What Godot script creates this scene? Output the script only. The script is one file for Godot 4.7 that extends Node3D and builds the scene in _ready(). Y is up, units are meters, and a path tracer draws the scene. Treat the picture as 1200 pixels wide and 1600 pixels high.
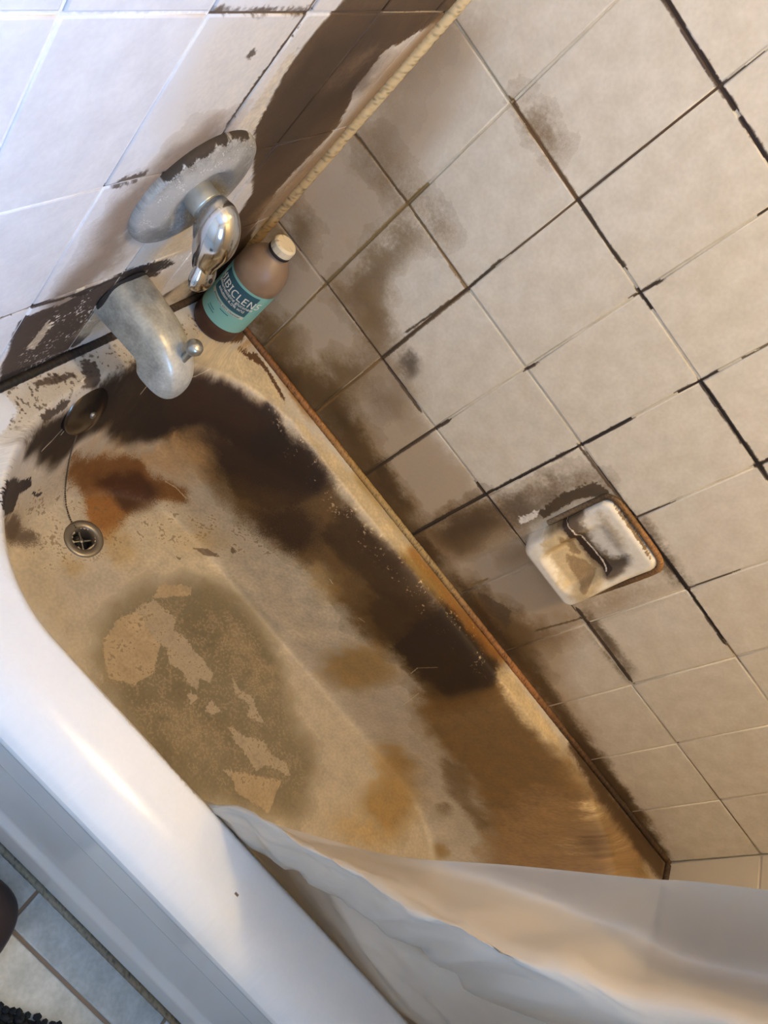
extends Node3D
# A grimy bathtub in a tiled alcove. x runs along the tub from the tap wall, y is up from the tub rim, z comes out from the long wall.

const RIM_LEN := 1.503
const RIM_W := 0.757
const FLOOR_Y := -0.40
const ROW := 0.2027
const COL := 0.152
const COL_OFF := 0.1355
const END_OFF := 0.047
const END_COL := 0.1512
const CEIL_Y := 2.0
const ROOM_Z := 2.4

var pics := {}
var lock := Mutex.new()

# ------------------------------------------------------------------ mesh helpers
class MB:
	var v := PackedVector3Array()
	var uv := PackedVector2Array()
	var col := PackedColorArray()
	var idx := PackedInt32Array()
	var nrm := PackedVector3Array()

	func pt(p: Vector3, t := Vector2.ZERO, c := Color.WHITE) -> int:
		v.append(p)
		uv.append(t)
		col.append(c)
		return v.size() - 1

	# corners given counter-clockwise as seen from outside; stored clockwise, as Godot wants
	func tri(a: int, b: int, c: int) -> void:
		idx.append(a)
		idx.append(c)
		idx.append(b)

	func quad(a: int, b: int, c: int, d: int) -> void:
		tri(a, b, c)
		tri(a, c, d)

	func flat(a: Vector3, b: Vector3, c: Vector3, d: Vector3) -> void:
		quad(pt(a), pt(b), pt(c), pt(d))

	func commit() -> ArrayMesh:
		if nrm.size() != v.size():
			nrm = PackedVector3Array()
			nrm.resize(v.size())
			for i in range(0, idx.size(), 3):
				var a := v[idx[i]]
				var n := (v[idx[i + 2]] - a).cross(v[idx[i + 1]] - a)
				for k in 3:
					nrm[idx[i + k]] += n
			for i in nrm.size():
				nrm[i] = nrm[i].normalized() if nrm[i].length() > 1e-14 else Vector3.UP
		var arr := []
		arr.resize(Mesh.ARRAY_MAX)
		arr[Mesh.ARRAY_VERTEX] = v
		arr[Mesh.ARRAY_NORMAL] = nrm
		arr[Mesh.ARRAY_TEX_UV] = uv
		arr[Mesh.ARRAY_COLOR] = col
		arr[Mesh.ARRAY_INDEX] = idx
		var m := ArrayMesh.new()
		m.add_surface_from_arrays(Mesh.PRIMITIVE_TRIANGLES, arr)
		return m

# closed loops of equal length, each counter-clockwise as seen from the end (looking back along the way)
func loft(b: MB, loops: Array, cap0 := true, cap1 := true) -> void:
	var first := b.v.size()
	var n: int = loops[0].size()
	for s in loops.size():
		for k in n:
			b.pt(loops[s][k], Vector2(float(k) / n, float(s) / loops.size()))
	for s in loops.size() - 1:
		for k in n:
			var k2 := (k + 1) % n
			var i := first + s * n
			b.quad(i + k, i + k2, i + n + k2, i + n + k)
	for e in 2:
		if (e == 0 and cap0) or (e == 1 and cap1):
			var loop: Array = loops[0] if e == 0 else loops[loops.size() - 1]
			var mid := Vector3.ZERO
			for q in loop:
				mid += q
			var c := b.pt(mid / n)
			var at := b.v.size()
			for q in loop:
				b.pt(q)
			for k in n:
				if e == 0:
					b.tri(c, at + (k + 1) % n, at + k)
				else:
					b.tri(c, at + k, at + (k + 1) % n)

# profile of (radius, height) turned about the y axis of t
func lathe(b: MB, prof: Array, t := Transform3D(), n := 40, capped := true) -> void:
	var loops := []
	for q in prof:
		var loop := []
		for k in n:
			var a := -TAU * k / n
			loop.append(t * Vector3(q.x * cos(a), q.y, q.x * sin(a)))
		loops.append(loop)
	loft(b, loops, capped and prof[0].x > 0.0002, capped and prof[prof.size() - 1].x > 0.0002)

# round tube through points with a radius each; squash flattens it along the given side
func tube(b: MB, path: Array, radii: Array, n := 20, side := Vector3.BACK, squash := 1.0) -> void:
	var loops := []
	for i in path.size():
		var d: Vector3 = (path[mini(i + 1, path.size() - 1)] - path[maxi(i - 1, 0)]).normalized()
		var u := (side - d * side.dot(d)).normalized()
		var w := d.cross(u)
		var loop := []
		for k in n:
			var a := TAU * k / n
			loop.append(path[i] + (u * cos(a) + w * sin(a) * squash) * float(radii[mini(i, radii.size() - 1)]))
		loops.append(loop)
	loft(b, loops)

# box with chamfered edges
func cbox(b: MB, c: Vector3, s: Vector3, r := 0.004) -> void:
	var loops := []
	var h := s / 2.0
	for q in [Vector2(-h.y, r), Vector2(-h.y, r), Vector2(-h.y + r, 0.0), Vector2(-h.y + r, 0.0), Vector2(h.y - r, 0.0), Vector2(h.y - r, 0.0), Vector2(h.y, r), Vector2(h.y, r)]:
		var x: float = h.x - q.y
		var z: float = h.z - q.y
		loops.append([c + Vector3(-x, q.x, -z + r), c + Vector3(-x, q.x, z - r), c + Vector3(-x + r, q.x, z), c + Vector3(x - r, q.x, z), c + Vector3(x, q.x, z - r), c + Vector3(x, q.x, -z + r), c + Vector3(x - r, q.x, -z), c + Vector3(-x + r, q.x, -z)])
	loft(b, loops)

func smooth_path(ctrl: Array, steps: int) -> Array:
	var out := []
	for i in ctrl.size() - 1:
		for k in steps:
			out.append(crom(ctrl, i + float(k) / steps))
	out.append(ctrl[ctrl.size() - 1])
	return out

func crom(c: Array, t: float) -> Variant:
	var i := clampi(int(floor(t)), 0, c.size() - 2)
	var f := t - i
	return cubic(c[maxi(i - 1, 0)], c[i], c[i + 1], c[mini(i + 2, c.size() - 1)], f)

func cubic(a, b, c, d, f: float) -> Variant:
	return 0.5 * (2.0 * b + (c - a) * f + (2.0 * a - 5.0 * b + 4.0 * c - d) * f * f + (3.0 * b - a - 3.0 * c + d) * f * f * f)

func put(called: String, m: Mesh, mat: Material, parent: Node = self) -> MeshInstance3D:
	var o := MeshInstance3D.new()
	o.name = numbered(called, parent)
	o.mesh = m
	o.material_override = mat
	o.cast_shadow = GeometryInstance3D.SHADOW_CASTING_SETTING_DOUBLE_SIDED if mat is BaseMaterial3D else GeometryInstance3D.SHADOW_CASTING_SETTING_ON
	parent.add_child(o, true)
	return o

var counts := {}
func numbered(called: String, parent: Node) -> String:
	var key := "%d/%s" % [parent.get_instance_id(), called]
	var n: int = counts.get(key, 0)
	counts[key] = n + 1
	return called if n == 0 else "%s_%03d" % [called, n]

func thing(called: String, label: String, category: String, at := Vector3.ZERO, group := "") -> Node3D:
	var o := Node3D.new()
	o.name = numbered(called, self)
	o.position = at
	o.set_meta("label", label)
	o.set_meta("category", category)
	if group:
		o.set_meta("group", group)
	add_child(o, true)
	return o

func struct(called: String, label: String, category: String) -> Node3D:
	var o := thing(called, label, category)
	o.set_meta("kind", "structure")
	return o

func mat(c: Color, rough := 0.5, metal := 0.0) -> StandardMaterial3D:
	var m := StandardMaterial3D.new()
	m.albedo_color = c
	m.roughness = rough
	m.metallic = metal
	return m

func painted(which: String) -> StandardMaterial3D:
	var m := mat(Color.WHITE, 1.0)
	m.albedo_texture = ImageTexture.create_from_image(pics[which][0])
	m.roughness_texture = ImageTexture.create_from_image(pics[which][1])
	m.roughness_texture_channel = BaseMaterial3D.TEXTURE_CHANNEL_RED
	m.texture_repeat = false
	return m

# ------------------------------------------------------------------ stain painter
func noise_bytes(seed_: int, freq: float, oct: int, w: int, h: int, cells := false) -> PackedByteArray:
	var n := FastNoiseLite.new()
	n.seed = seed_
	n.noise_type = FastNoiseLite.TYPE_CELLULAR if cells else FastNoiseLite.TYPE_SIMPLEX_SMOOTH
	n.frequency = freq
	n.fractal_type = FastNoiseLite.FRACTAL_FBM if oct > 1 else FastNoiseLite.FRACTAL_NONE
	n.fractal_octaves = oct
	var im := n.get_image(w, h)
	im.convert(Image.FORMAT_L8)
	return im.get_data()

func fill_poly(im: Image, p: PackedVector2Array) -> void:
	var h := im.get_height()
	var lo := 1e9
	var hi := -1e9
	for q in p:
		lo = minf(lo, q.y)
		hi = maxf(hi, q.y)
	for y in range(maxi(0, int(lo)), mini(h - 1, int(hi)) + 1):
		var yy := y + 0.5
		var xs := []
		for i in p.size():
			var a := p[i]
			var b := p[(i + 1) % p.size()]
			if (a.y <= yy) != (b.y <= yy):
				xs.append(a.x + (yy - a.y) / (b.y - a.y) * (b.x - a.x))
		xs.sort()
		for i in range(0, xs.size() - 1, 2):
			var x0 := int(round(xs[i]))
			var x1 := maxi(int(round(xs[i + 1])), x0 + 1)
			im.fill_rect(Rect2i(x0, y, x1 - x0, 1), Color.WHITE)

# base: [colour, second colour, roughness]; a layer is [hex, blur, amp, soft, opacity, grain, rough, polygons...] in texels
func paint(called: String, w: int, h: int, base: Array, layers: Array, seed_: int) -> void:
	var n1 := noise_bytes(seed_, 0.022, 5, w, h)
	var n2 := noise_bytes(seed_ + 1, 0.12, 4, w, h)
	var n3 := noise_bytes(seed_ + 2, 0.8, 1, w, h)
	var rgb := PackedByteArray()
	rgb.resize(w * h * 3)
	var ro := PackedByteArray()
	ro.resize(w * h)
	var c0: Color = base[0]
	var c1: Color = base[1]
	var lut := PackedByteArray()
	for i in 256:
		var t := clampf((i / 255.0 - 0.5) * 1.5 + 0.5, 0.0, 1.0)
		lut.append(int(255.0 * lerpf(c0.r, c1.r, t)))
		lut.append(int(255.0 * lerpf(c0.g, c1.g, t)))
		lut.append(int(255.0 * lerpf(c0.b, c1.b, t)))
	ro.fill(int(255.0 * float(base[2])))
	for i in w * h:
		var k := ((n1[i] * 5 + n2[i] * 3) >> 3) * 3
		rgb[i * 3] = lut[k]
		rgb[i * 3 + 1] = lut[k + 1]
		rgb[i * 3 + 2] = lut[k + 2]
	for L in layers:
		var blur: float = L[1]
		var amp: float = L[2]
		var soft: float = L[3]
		var op: float = L[4]
		var grain: float = L[5]
		var lr: float = float(L[6]) * 255.0
		var c := Color.html(L[0])
		var lo := Vector2(1e9, 1e9)
		var hi := -lo
		for s in range(7, L.size()):
			var f: Array = L[s]
			for i in range(0, f.size(), 2):
				lo = lo.min(Vector2(f[i], f[i + 1]))
				hi = hi.max(Vector2(f[i], f[i + 1]))
		var pad := blur * 2.5 + 10.0
		var box := Rect2i(Vector2i((lo - Vector2.ONE * pad).floor()), Vector2i((hi - lo + Vector2.ONE * pad * 2.0).ceil()))
		box = box.intersection(Rect2i(0, 0, w, h))
		if box.size.x < 4 or box.size.y < 4:
			continue
		var levels := clampi(int(round(log(maxf(blur, 1.0)) / log(2.0))), 0, 5)
		var q := 1 << levels
		var bw := ceili(box.size.x / float(q)) * q
		var bh := ceili(box.size.y / float(q)) * q
		var mask := Image.create(bw, bh, false, Image.FORMAT_L8)
		for s in range(7, L.size()):
			var f: Array = L[s]
			var p := PackedVector2Array()
			for i in range(0, f.size(), 2):
				p.append(Vector2(f[i] - box.position.x, f[i + 1] - box.position.y))
			fill_poly(mask, p)
		for i in levels:
			mask.shrink_x2()
		if levels > 0:
			mask.resize(bw, bh, Image.INTERPOLATE_CUBIC)
		var md := mask.get_data()
		var fine := (3.0 if blur > 6.0 else 5.0 if blur > 1.7 else 1.6) * maxf(1.0, w / 1024.0 if called == "dish" else 1.0)
		var warp := minf(blur * 0.35, 13.0)
		var big := blur > 10.0
		var speck := grain > 1.0
		var total := w * h
		var far := w * (h / 2) + w / 3
		var cr := c.r * 255.0
		var cg := c.g * 255.0
		var cb := c.b * 255.0
		for y in box.size.y:
			var row := (y + box.position.y) * w + box.position.x
			for x in box.size.x:
				var i := row + x
				var a2: float = n2[i] * 0.00784 - 1.0
				var a1: float = n1[i] * 0.00784 - 1.0
				var i2 := (i + far) % total
				var wx := clampi(x + int(fine * a2 + warp * a1), 0, bw - 1)
				var wy := clampi(y + int(fine * (n2[i2] * 0.00784 - 1.0) + warp * (n1[i2] * 0.00784 - 1.0)), 0, bh - 1)
				var v: float = md[wy * bw + wx] * 0.00392157
				if v < 0.02:
					continue
				var wgt := minf(1.0, minf(3.0 * v, 2.0 * (1.0 - v) + 0.25))
				var t := (v + amp * wgt * (0.62 * a1 + 0.38 * a2) - 0.5) / soft + 0.5
				if speck:
					t = v * clampf((0.6 * a2 + 0.4 * a1 - grain + 1.0) / 0.14 + 0.5, 0.0, 1.0)
				if t <= 0.0:
					continue
				t = minf(t, 1.0)
				if not big:
					t = t * t * (3.0 - 2.0 * t)
				if grain > 0.0 and not speck:
					# specks: fine noise decides where thin grime shows
					var sp := clampf((t * 1.15 - (n3[i] * 0.00392157 * 1.3 - 0.15)) * 5.0 + 0.5, 0.0, 1.0)
					t += (sp - t) * grain
				t *= op
				var tone := 1.0 + (0.09 * a1 + 0.09 * a2) * (1.0 if op < 1.0 else 0.08)
				var i3 := i * 3
				rgb[i3] = clampi(int(rgb[i3] + (cr * tone - rgb[i3]) * t), 0, 255)
				rgb[i3 + 1] = clampi(int(rgb[i3 + 1] + (cg * tone - rgb[i3 + 1]) * t), 0, 255)
				rgb[i3 + 2] = clampi(int(rgb[i3 + 2] + (cb * tone - rgb[i3 + 2]) * t), 0, 255)
				ro[i] = int(ro[i] + (lr - ro[i]) * t)
	var a := Image.create_from_data(w, h, false, Image.FORMAT_RGB8, rgb)
	var b := Image.create_from_data(w, h, false, Image.FORMAT_L8, ro)
	lock.lock()
	pics[called] = [a, b]
	lock.unlock()

func tub_stains() -> Array:
	return [
		["c5b79f", 36.4, 0.168, 1.25, 0.62, 0, 0.5, [57.1,761,53.9,736,50.6,711,52,686,53.4,660,54.9,634,56.4,606,58.4,581,60.6,555,62.7,529,65,501,68.1,468,71.4,433,74.8,397,76.3,358,77.8,317,92.4,270,109,199,133,108,158,65.6,183,50.4,208,42.1,233,36.6,258,32.7,283,29.8,308,27.8,334,26.3,359,26.1,384,26.1,410,26.1,435,26.1,461,26.1,488,26.1,513,26.1,539,26.1,566,26.1,592,26.1,620,26.1,645,26.1,672,26.1,697,26.1,724,26.1,751,26.1,776,26.1,803,26.1,831,26.1,858,26.1,886,26.1,913,26.1,940,26.1,967,26.1,995,26.1,1026,26.1,1053,26.1,1080,27.6,1112,32.2,1138,38.6,1170,49.1,1196,60.2,1228,75.5,1260,95.3,1286,119,1317,161,1349,208,1380,249,1414,279,1453,284,1486,284,1519,284,1523,331,1515,373,1534,413,1528,452,1513,484,1508,505,1506,526,1504,547,1501,568,1500,590,1497,613,1493,636,1488,658,1483,680,1475,704,1466,730,1453,760,1437,798,1416,846,1387,906,1335,982,1164,1173,1154,1196,1133,1201,1113,1204,1092,1206,1072,1207,1052,1207,1031,1205,1011,1204,991,1203,971,1201,951,1200,932,1199,912,1197,893,1198,873,1198,854,1198,835,1199,816,1199,797,1199,779,1200,760,1200,742,1200,724,1201,705,1201,687,1201,669,1202,652,1202,634,1202,616,1202,599,1203,582,1203,565,1203,548,1202,531,1202,514,1202,497,1202,480,1202,464,1202,447,1202,431,1201,415,1201,397,1199,380,1197,363,1194,346,1188,432,775,409,772,386,769,365,765,343,762,245,1165,229,1163,212,1149,194,1134,177,1117,164,1097,151,1072,138,1037,124,981,111,914,98.2,850,84.7,798,71,776]],
		["a69883", 52, 0.252, 1.25, 0.6, 0.09, 0.5, [203,667,198,648,192,629,185,610,178,592,171,573,175,535,178,491,181,445,184,401,186,362,189,327,191,294,193,262,213,242,233,225,252,209,272,194,291,180,310,166,330,153,351,142,373,131,394,120,416,108,438,98.3,463,99,489,99.8,515,100,541,101,568,102,594,103,621,103,648,104,675,105,702,105,729,105,756,104,783,103,811,103,839,102,866,101,894,101,922,100,949,98.6,975,97.1,1002,95.6,1029,94.2,1056,93.2,1084,93.6,1111,96.5,1138,102,1166,109,1194,120,1221,132,1249,147,1278,169,1308,203,1339,247,1369,287,1400,319,1431,331,1442,356,1472,380,1509,403,1495,428,1475,428,1465,428,1456,431,1448,437,1441,442,1433,449,1425,455,1416,461,1408,468,1399,477,1391,487,1381,498,1370,510,1358,523,1342,537,1318,557,1291,579,1260,592,1230,605,1200,618,1170,630,1141,643,1112,655,1083,667,1055,678,1027,690,1000,701,973,712,946,723,920,733,894,744,868,754,843,764,818,774,594,1197,575,1197,556,1197,538,1198,519,1198,501,1198,483,1198,465,1198,447,1198,430,1198,412,1199,395,1196,378,1192,477,776,454,772,432,769,409,766,387,762,364,759,341,756,322,745,303,734,283,723,263,714,252,695,238,680,222,671]],
		["cdbfa4", 26, 0.378, 1.25, 0.75, 0.09, 0.5, [140,1026,164,755,176,683,198,620,237,583,268,570,298,584,328,599,353,609,377,619,365,655,357,679,349,702,340,724,314,729,288,735,263,724,228,765,197,831,154,1037], [326,521,338,496,350,471,354,445,358,421,361,396,377,371,393,345,418,333,443,322,468,310,493,298,518,286,543,275,568,263,593,251,624,259,655,267,687,276,728,283,770,290,762,319,755,348,747,376,739,403,709,402,680,401,650,400,624,407,599,412,573,418,555,432,536,448,516,464,495,480,483,502,470,524,456,546,443,567,429,587,408,596,387,604,368,577,347,549]],
		["b09c7c", 26, 0.42, 1.25, 0.6, 0.27, 0.6, [28.4,757,28.9,736,29.4,715,29.9,693,30.4,670,31,646,31.5,622,33.5,599,35.5,576,37.6,551,39.8,526,42,500,44.4,473,46.3,441,48.4,407,50.5,372,72.6,359,95.1,313,104,315,113,314,122,312,108,389,94,458,80.8,506,79.7,537,78.5,565,77.7,593,76.9,621,79,644,81,666,83.2,689,85.2,714,87.2,746,91,789,94.4,825,72,794,50.4,776]],
		["4a382a", 6, 0.6, 0.35, 0.85, 0.09, 0.7, [40.7,628,39.3,612,47.5,602,65.7,604,74.5,608,80,621,76.6,647,68.1,645,60.7,631], [37.3,711,38.8,683,45.9,645,59.9,638,52.5,654,48.8,686,45.1,706]],
		["3a2c20", 4.5, 0.6, 0.4, 0.8, 0.27, 0.7, [80.1,738,78.1,704,74.1,684,80.9,669,88.5,681,91.5,728]],
		["583c18", 46.8, 0.42, 1.25, 0.9, 0.27, 0.7, [139,515,146,462,152,401,159,344,165,296,171,257,185,228,199,202,214,178,228,156,244,134,265,123,286,113,308,104,330,96.5,352,90.3,376,89.1,399,87.8,423,86.4,447,92.7,470,99.1,495,106,529,114,564,122,591,122,617,122,644,123,670,112,696,101,727,85.9,762,67.5,798,57.7,834,47.8,871,37.7,903,45.9,934,54.1,938,88.5,957,117,959,154,962,193,968,233,941,241,915,249,879,235,843,222,814,231,785,240,759,252,734,264,696,260,659,255,620,245,582,235,559,252,536,270,508,279,480,288,455,295,431,301,407,308,374,309,343,311,315,311,286,311,260,326,233,344,210,361,186,391,163,449]],
		["38240b", 36.4, 0.378, 1.25, 0.92, 0.09, 0.7, [708,125,720,95.9,740,64.6,771,59.7,803,54.8,835,49.8,863,51.9,892,54.1,920,56.2,925,86.5,942,111,940,145,940,180,942,216,912,217,882,219,852,220,819,227,787,234,758,232,731,229,703,226,677,192,652,159,680,142], [474,89.6,501,88,528,86.2,556,84.7,590,81.1,626,76,661,82.2,698,87,677,102,658,118,639,134,612,134,585,133,559,133,529,118,501,103]],
		["6a4a20", 41.6, 0.378, 1.25, 0.85, 0.135, 0.7, [940,259,935,225,931,191,928,159,926,127,928,97.5,941,66,970,69.7,999,73.4,1028,77.1,1057,80.6,1091,78.7,1126,80.2,1161,85.7,1198,99.9,1236,118,1274,144,1304,178,1334,223,1365,266,1396,301,1426,318,1447,333,1468,348,1495,362,1487,391,1479,412,1461,405,1450,402,1440,403,1431,407,1422,411,1413,415,1404,420,1394,426,1385,435,1375,446,1350,413,1322,382,1289,352,1253,336,1216,321,1176,307,1144,301,1111,296,1080,293,1043,293,1005,293,968,293]],
		["9a7a54", 57.2, 0.294, 1.25, 0.75, 0.09, 0.6, [1203,183,1227,176,1249,172,1280,192,1310,219,1341,255,1388,310,1430,360,1463,406,1453,405,1445,408,1438,415,1431,422,1423,429,1416,436,1408,443,1400,452,1373,424,1343,402,1321,368,1295,334,1262,299,1241,260,1221,222]],
		["3c2610", 15.6, 0.378, 1, 0.9, 0.135, 0.7, [1160,45.5,1180,53.1,1200,61.8,1220,71.4,1240,82.2,1260,95.5,1280,113,1300,136,1320,165,1340,195,1360,223,1380,249,1400,270,1420,281,1440,284,1460,284,1480,284,1500,284,1520,284,1520,313,1520,342,1500,341,1480,341,1460,340,1440,340,1420,337,1400,325,1380,303,1360,276,1340,247,1320,215,1300,186,1280,161,1260,139,1240,122,1220,106,1200,92.5,1180,79.4,1160,67.5]],
		["3a2610", 14, 0.72, 0.9, 0.7, 0.405, 0.7, [481,103,511,95.5,542,89.4,573,83.1,602,79.5,632,75.1,662,70.4,699,64.6,736,58.8,728,103,733,144,702,158,671,173,642,177,614,180,585,184,550,188,516,192,503,161,491,131], [274,263,281,233,288,204,296,175,305,146,329,132,353,118,378,105,403,93.1,435,128,434,163,433,199,434,236,411,254,388,272,365,290,334,280,304,271]],
		["271706", 12, 0.72, 0.9, 0.85, 0.315, 0.7, [747,131,746,96.8,757,59.4,787,56.9,817,54.4,847,51.9,884,52,922,52,941,103,938,133,937,165,938,198,911,204,885,209,859,215,824,220,789,226,774,193,760,162]],
		["201306", 13, 0.462, 1, 0.96, 0.054, 0.75, [78.6,610,76.3,579,74.2,547,83.5,506,94.6,457,106,393,118,322,143,223,168,175,189,155,211,139,233,125,241,102,265,102,289,103,313,105,335,96.6,358,89.7,380,82.8,414,88.5,430,123,399,153,367,165,346,180,326,195,302,207,278,220,253,233,227,248,220,291,224,336,219,393,207,406,216,420,201,463,176,514,163,537,154,600,167,616,179,625,186,649,165,668,159,695,131,723,128,788,109,836,102,787,93.4,750,94.4,708,95.2,678,96.3,639,87,626]],
		["3a2008", 26, 0.336, 1.25, 0.7, 0.18, 0.7, [175,323,159,306,143,293,130,288,148,224,166,185,187,162,210,144,232,127,256,119,281,113,277,148,275,186,250,207,224,230,212,255,200,281]],
		["2c1a0c", 23.4, 0.504, 1.25, 0.8, 0.495, 0.8, [211,286,228,263,245,243,261,223,279,199,297,177,315,155,327,132,339,110,352,90.3,381,86.9,410,83.7,433,118,426,147,419,177,403,195,387,214,372,232,348,252,326,273,298,274,270,275,241,279], [416,284,422,257,428,231,435,205,442,180,473,181,504,183,522,220,541,257,510,273,480,288,448,286]],
		["b08a5a", 23.4, 0.42, 1.25, 0.75, 0.225, 0.6, [169,592,189,533,206,470,220,434,232,407,230,372,228,336,226,301,249,284,272,269,293,290,314,313,311,348,307,382,278,405,255,427,230,454,217,495,203,548]],
		["6b3f14", 15.6, 0.462, 1, 0.85, 0.63, 0.7, [180,608,199,558,215,505,227,457,239,418,264,414,290,413,310,391,329,369,357,390,344,413,330,436,330,478,346,527,350,557,347,578,311,576,270,554,245,565,216,596]],
		["3a1c06", 18.2, 0.42, 1, 0.75, 0.27, 0.7, [244,527,252,496,260,465,267,435,292,428,316,422,342,457,337,506,311,508,287,511]],
		["a06a30", 15.6, 0.462, 1, 0.7, 0.63, 0.6, [277,555,290,513,337,515,355,554,370,582,342,588,315,583]],
		["a98a55", 20.8, 0.42, 1.25, 0.5, 0.27, 0.5, [346,569,367,533,393,543,419,554,418,593,387,604,367,587], [348,678,364,647,384,650,376,681]],
		["1d1417", 3, 0.66, 0.4, 0.92, 0, 0.7, [147,1066,134,1013,140,883,163,760,173,708,194,688,189,742,207,739,217,739,163,1094], [201,683,218,662,222,648,225,655,214,676]],
		["3a2a22", 15.6, 0.63, 1, 0.7, 0.54, 0.7, [195,840,235,699,274,678,300,683,278,711,242,748]],
		["746850", 23.4, 0.378, 1.25, 0.93, 0.108, 0.6, [517,756,502,733,486,710,469,687,471,658,473,628,473,597,484,567,495,537,505,505,527,477,547,449,571,441,594,433,608,441,654,437,703,448,733,459,762,470,804,499,840,511,860,529,881,547,914,530,937,544,960,557,974,585,986,612,997,638,1007,664,979,680,952,697,925,713,899,729,873,744,847,759,821,773,596,1200,578,1198,560,1197,541,1194,524,1191,673,776,649,774,627,771,605,768,583,765,561,762,539,759]],
		["6c5f46", 36.4, 0.42, 1.25, 0.6, 0.135, 0.6, [548,579,559,548,569,516,578,483,611,477,644,470,677,464,711,476,744,488,777,499,760,543,735,553,711,562,686,571,662,580,632,587,601,594,575,586], [577,642,605,641,634,639,663,637,688,639,715,640,741,642,767,643,793,645,820,646,795,671,770,694,740,701,711,708,682,715,658,708,634,701,610,694,594,668], [540,763,550,738,559,713,586,714,612,715,639,715,665,716,691,726,717,735,742,744,767,753,736,766,528,1193,681,777,657,775,633,772,610,770,587,767,563,765]],
		["ab9c86", 4.5, 0.78, 0.35, 0.9, 0, 0.6, [496,641,498,613,504,589,537,582,558,578,572,600,599,592,639,595,686,596,695,617,672,624,686,644,667,650,641,643,611,650,587,635,559,651,540,667,514,670], [778,646,818,634,851,613,882,619,912,607,942,620,903,632,883,643,876,667,829,657,806,660], [677,667,679,655,696,654,695,672], [720,663,716,635,748,638,738,655], [713,572,747,579,775,567,799,579,832,584,811,595,791,603,779,582,750,592], [811,715,838,699,840,712], [525,760,538,757,547,770,533,769]],
		["b29c7c", 23.4, 0.546, 1.25, 0.6, 0.18, 0.6, [605,517,649,494,687,496,725,498,765,504,804,510,807,529,774,532,742,534,712,531,683,528,653,525], [632,718,661,711,689,704,718,697,747,695,775,694,804,692,782,719,754,723,725,727,697,731,664,725], [511,699,548,675,562,703,575,729,546,734,529,717]],
		["b59f80", 3, 1.2, 0.3, 0.8, 0.45, 0.6, [487,674,501,629,527,633,552,638,577,642,590,664,602,685,591,728,570,741,549,754,526,739,503,724,495,700], [486,555,505,530,523,504,539,519,527,542,514,565,501,587], [833,704,856,688,880,673,905,657,929,640,937,672,943,703,905,713,867,724]],
		["b0a18a", 15.6, 0.42, 1, 0.7, 1.22, 0.6, [479,666,488,636,497,605,504,572,524,554,545,535,566,516,587,497,608,477,628,457,659,463,691,469,723,475,754,482,785,488,813,505,840,521,866,538,892,554,917,570,941,586,965,602,989,617,964,640,940,661,916,682,893,702,869,722,846,741,821,747,796,752,771,757,746,762,722,767,698,772,672,770,646,767,621,765,595,763,570,761,544,759,532,741,520,723,507,704,493,685]],
		["5c4c36", 20.8, 0.42, 1.25, 0.55, 1.3, 0.6, [479,666,488,636,497,605,504,572,524,554,545,535,566,516,587,497,608,477,628,457,659,463,691,469,723,475,754,482,785,488,813,505,840,521,866,538,892,554,917,570,941,586,965,602,989,617,964,640,940,661,916,682,893,702,869,722,846,741,821,747,796,752,771,757,746,762,722,767,698,772,672,770,646,767,621,765,595,763,570,761,544,759,532,741,520,723,507,704,493,685], [138,1036,173,864,218,736,251,697,274,698,296,707,318,715,340,724,352,701,363,677,375,653,386,627,394,599,401,570,408,539,413,508,428,488,442,468,455,447,465,427,477,408,488,388,500,366,511,344,523,322,535,299,546,277,558,255,532,254,506,252,480,251,455,249,429,248,420,272,411,296,402,321,393,345,385,370,377,394,364,412,350,429,335,447,320,464,305,481,290,499,274,518,258,538,242,564,223,600,207,642,189,687,167,777]],
		["8a6224", 31.2, 0.42, 1.25, 0.62, 0.18, 0.5, [1016,413,1041,393,1065,372,1100,390,1135,407,1168,424,1198,440,1203,475,1203,509,1201,543,1156,546,1121,544,1085,542,1095,503,1103,462,1078,444,1049,427], [765,309,778,277,792,245,825,254,858,262,864,296,871,331,878,366,856,388,833,409,784,376,774,343]],
		["b08a4a", 41.6, 0.378, 1.25, 0.5, 0.09, 0.5, [1058,603,1085,587,1112,570,1140,552,1168,534,1191,549,1214,563,1179,582,1145,601,1112,620,1085,612], [541,257,571,242,601,227,632,235,663,243,648,262,634,282,602,274,571,265], [416,421,429,399,441,375,456,408,448,428,441,451]],
		["7a5a20", 13, 0.378, 1, 0.8, 0, 0.5, [1280,465,1293,462,1322,477,1310,496]],
		["6a5538", 13, 0.588, 1, 0.7, 0.36, 0.6, [1078,306,1100,291,1122,277,1167,304,1213,333,1253,339,1291,347,1298,381,1270,372,1240,364,1208,357,1186,363,1149,343,1113,324], [1220,416,1212,381,1230,387,1239,416]],
		["5a4630", 4.5, 0.9, 0.5, 0.7, 0.45, 0.6, [451,445,465,420,489,410,477,434], [453,490,466,478,467,489], [475,378,486,371,493,388]],
		["3a2c20", 15.6, 0.42, 1, 0.8, 1.25, 0.7, [30.7,759,31.1,738,31.5,717,31.9,695,32.3,672,32.8,648,33.2,624,35.2,601,37.3,577,39.4,553,41.6,528,43.9,502,46.2,475,48.2,443,50.3,409,52.5,374,85,347,99,349,112,339,100,408,88.6,469,77.2,505,75,535,73,563,71,591,69,618,71.4,643,73.5,667,75.5,689,77.8,713,80.1,738,82.4,765,84.6,791,86.7,817,68.3,791,49.7,775]],
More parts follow.
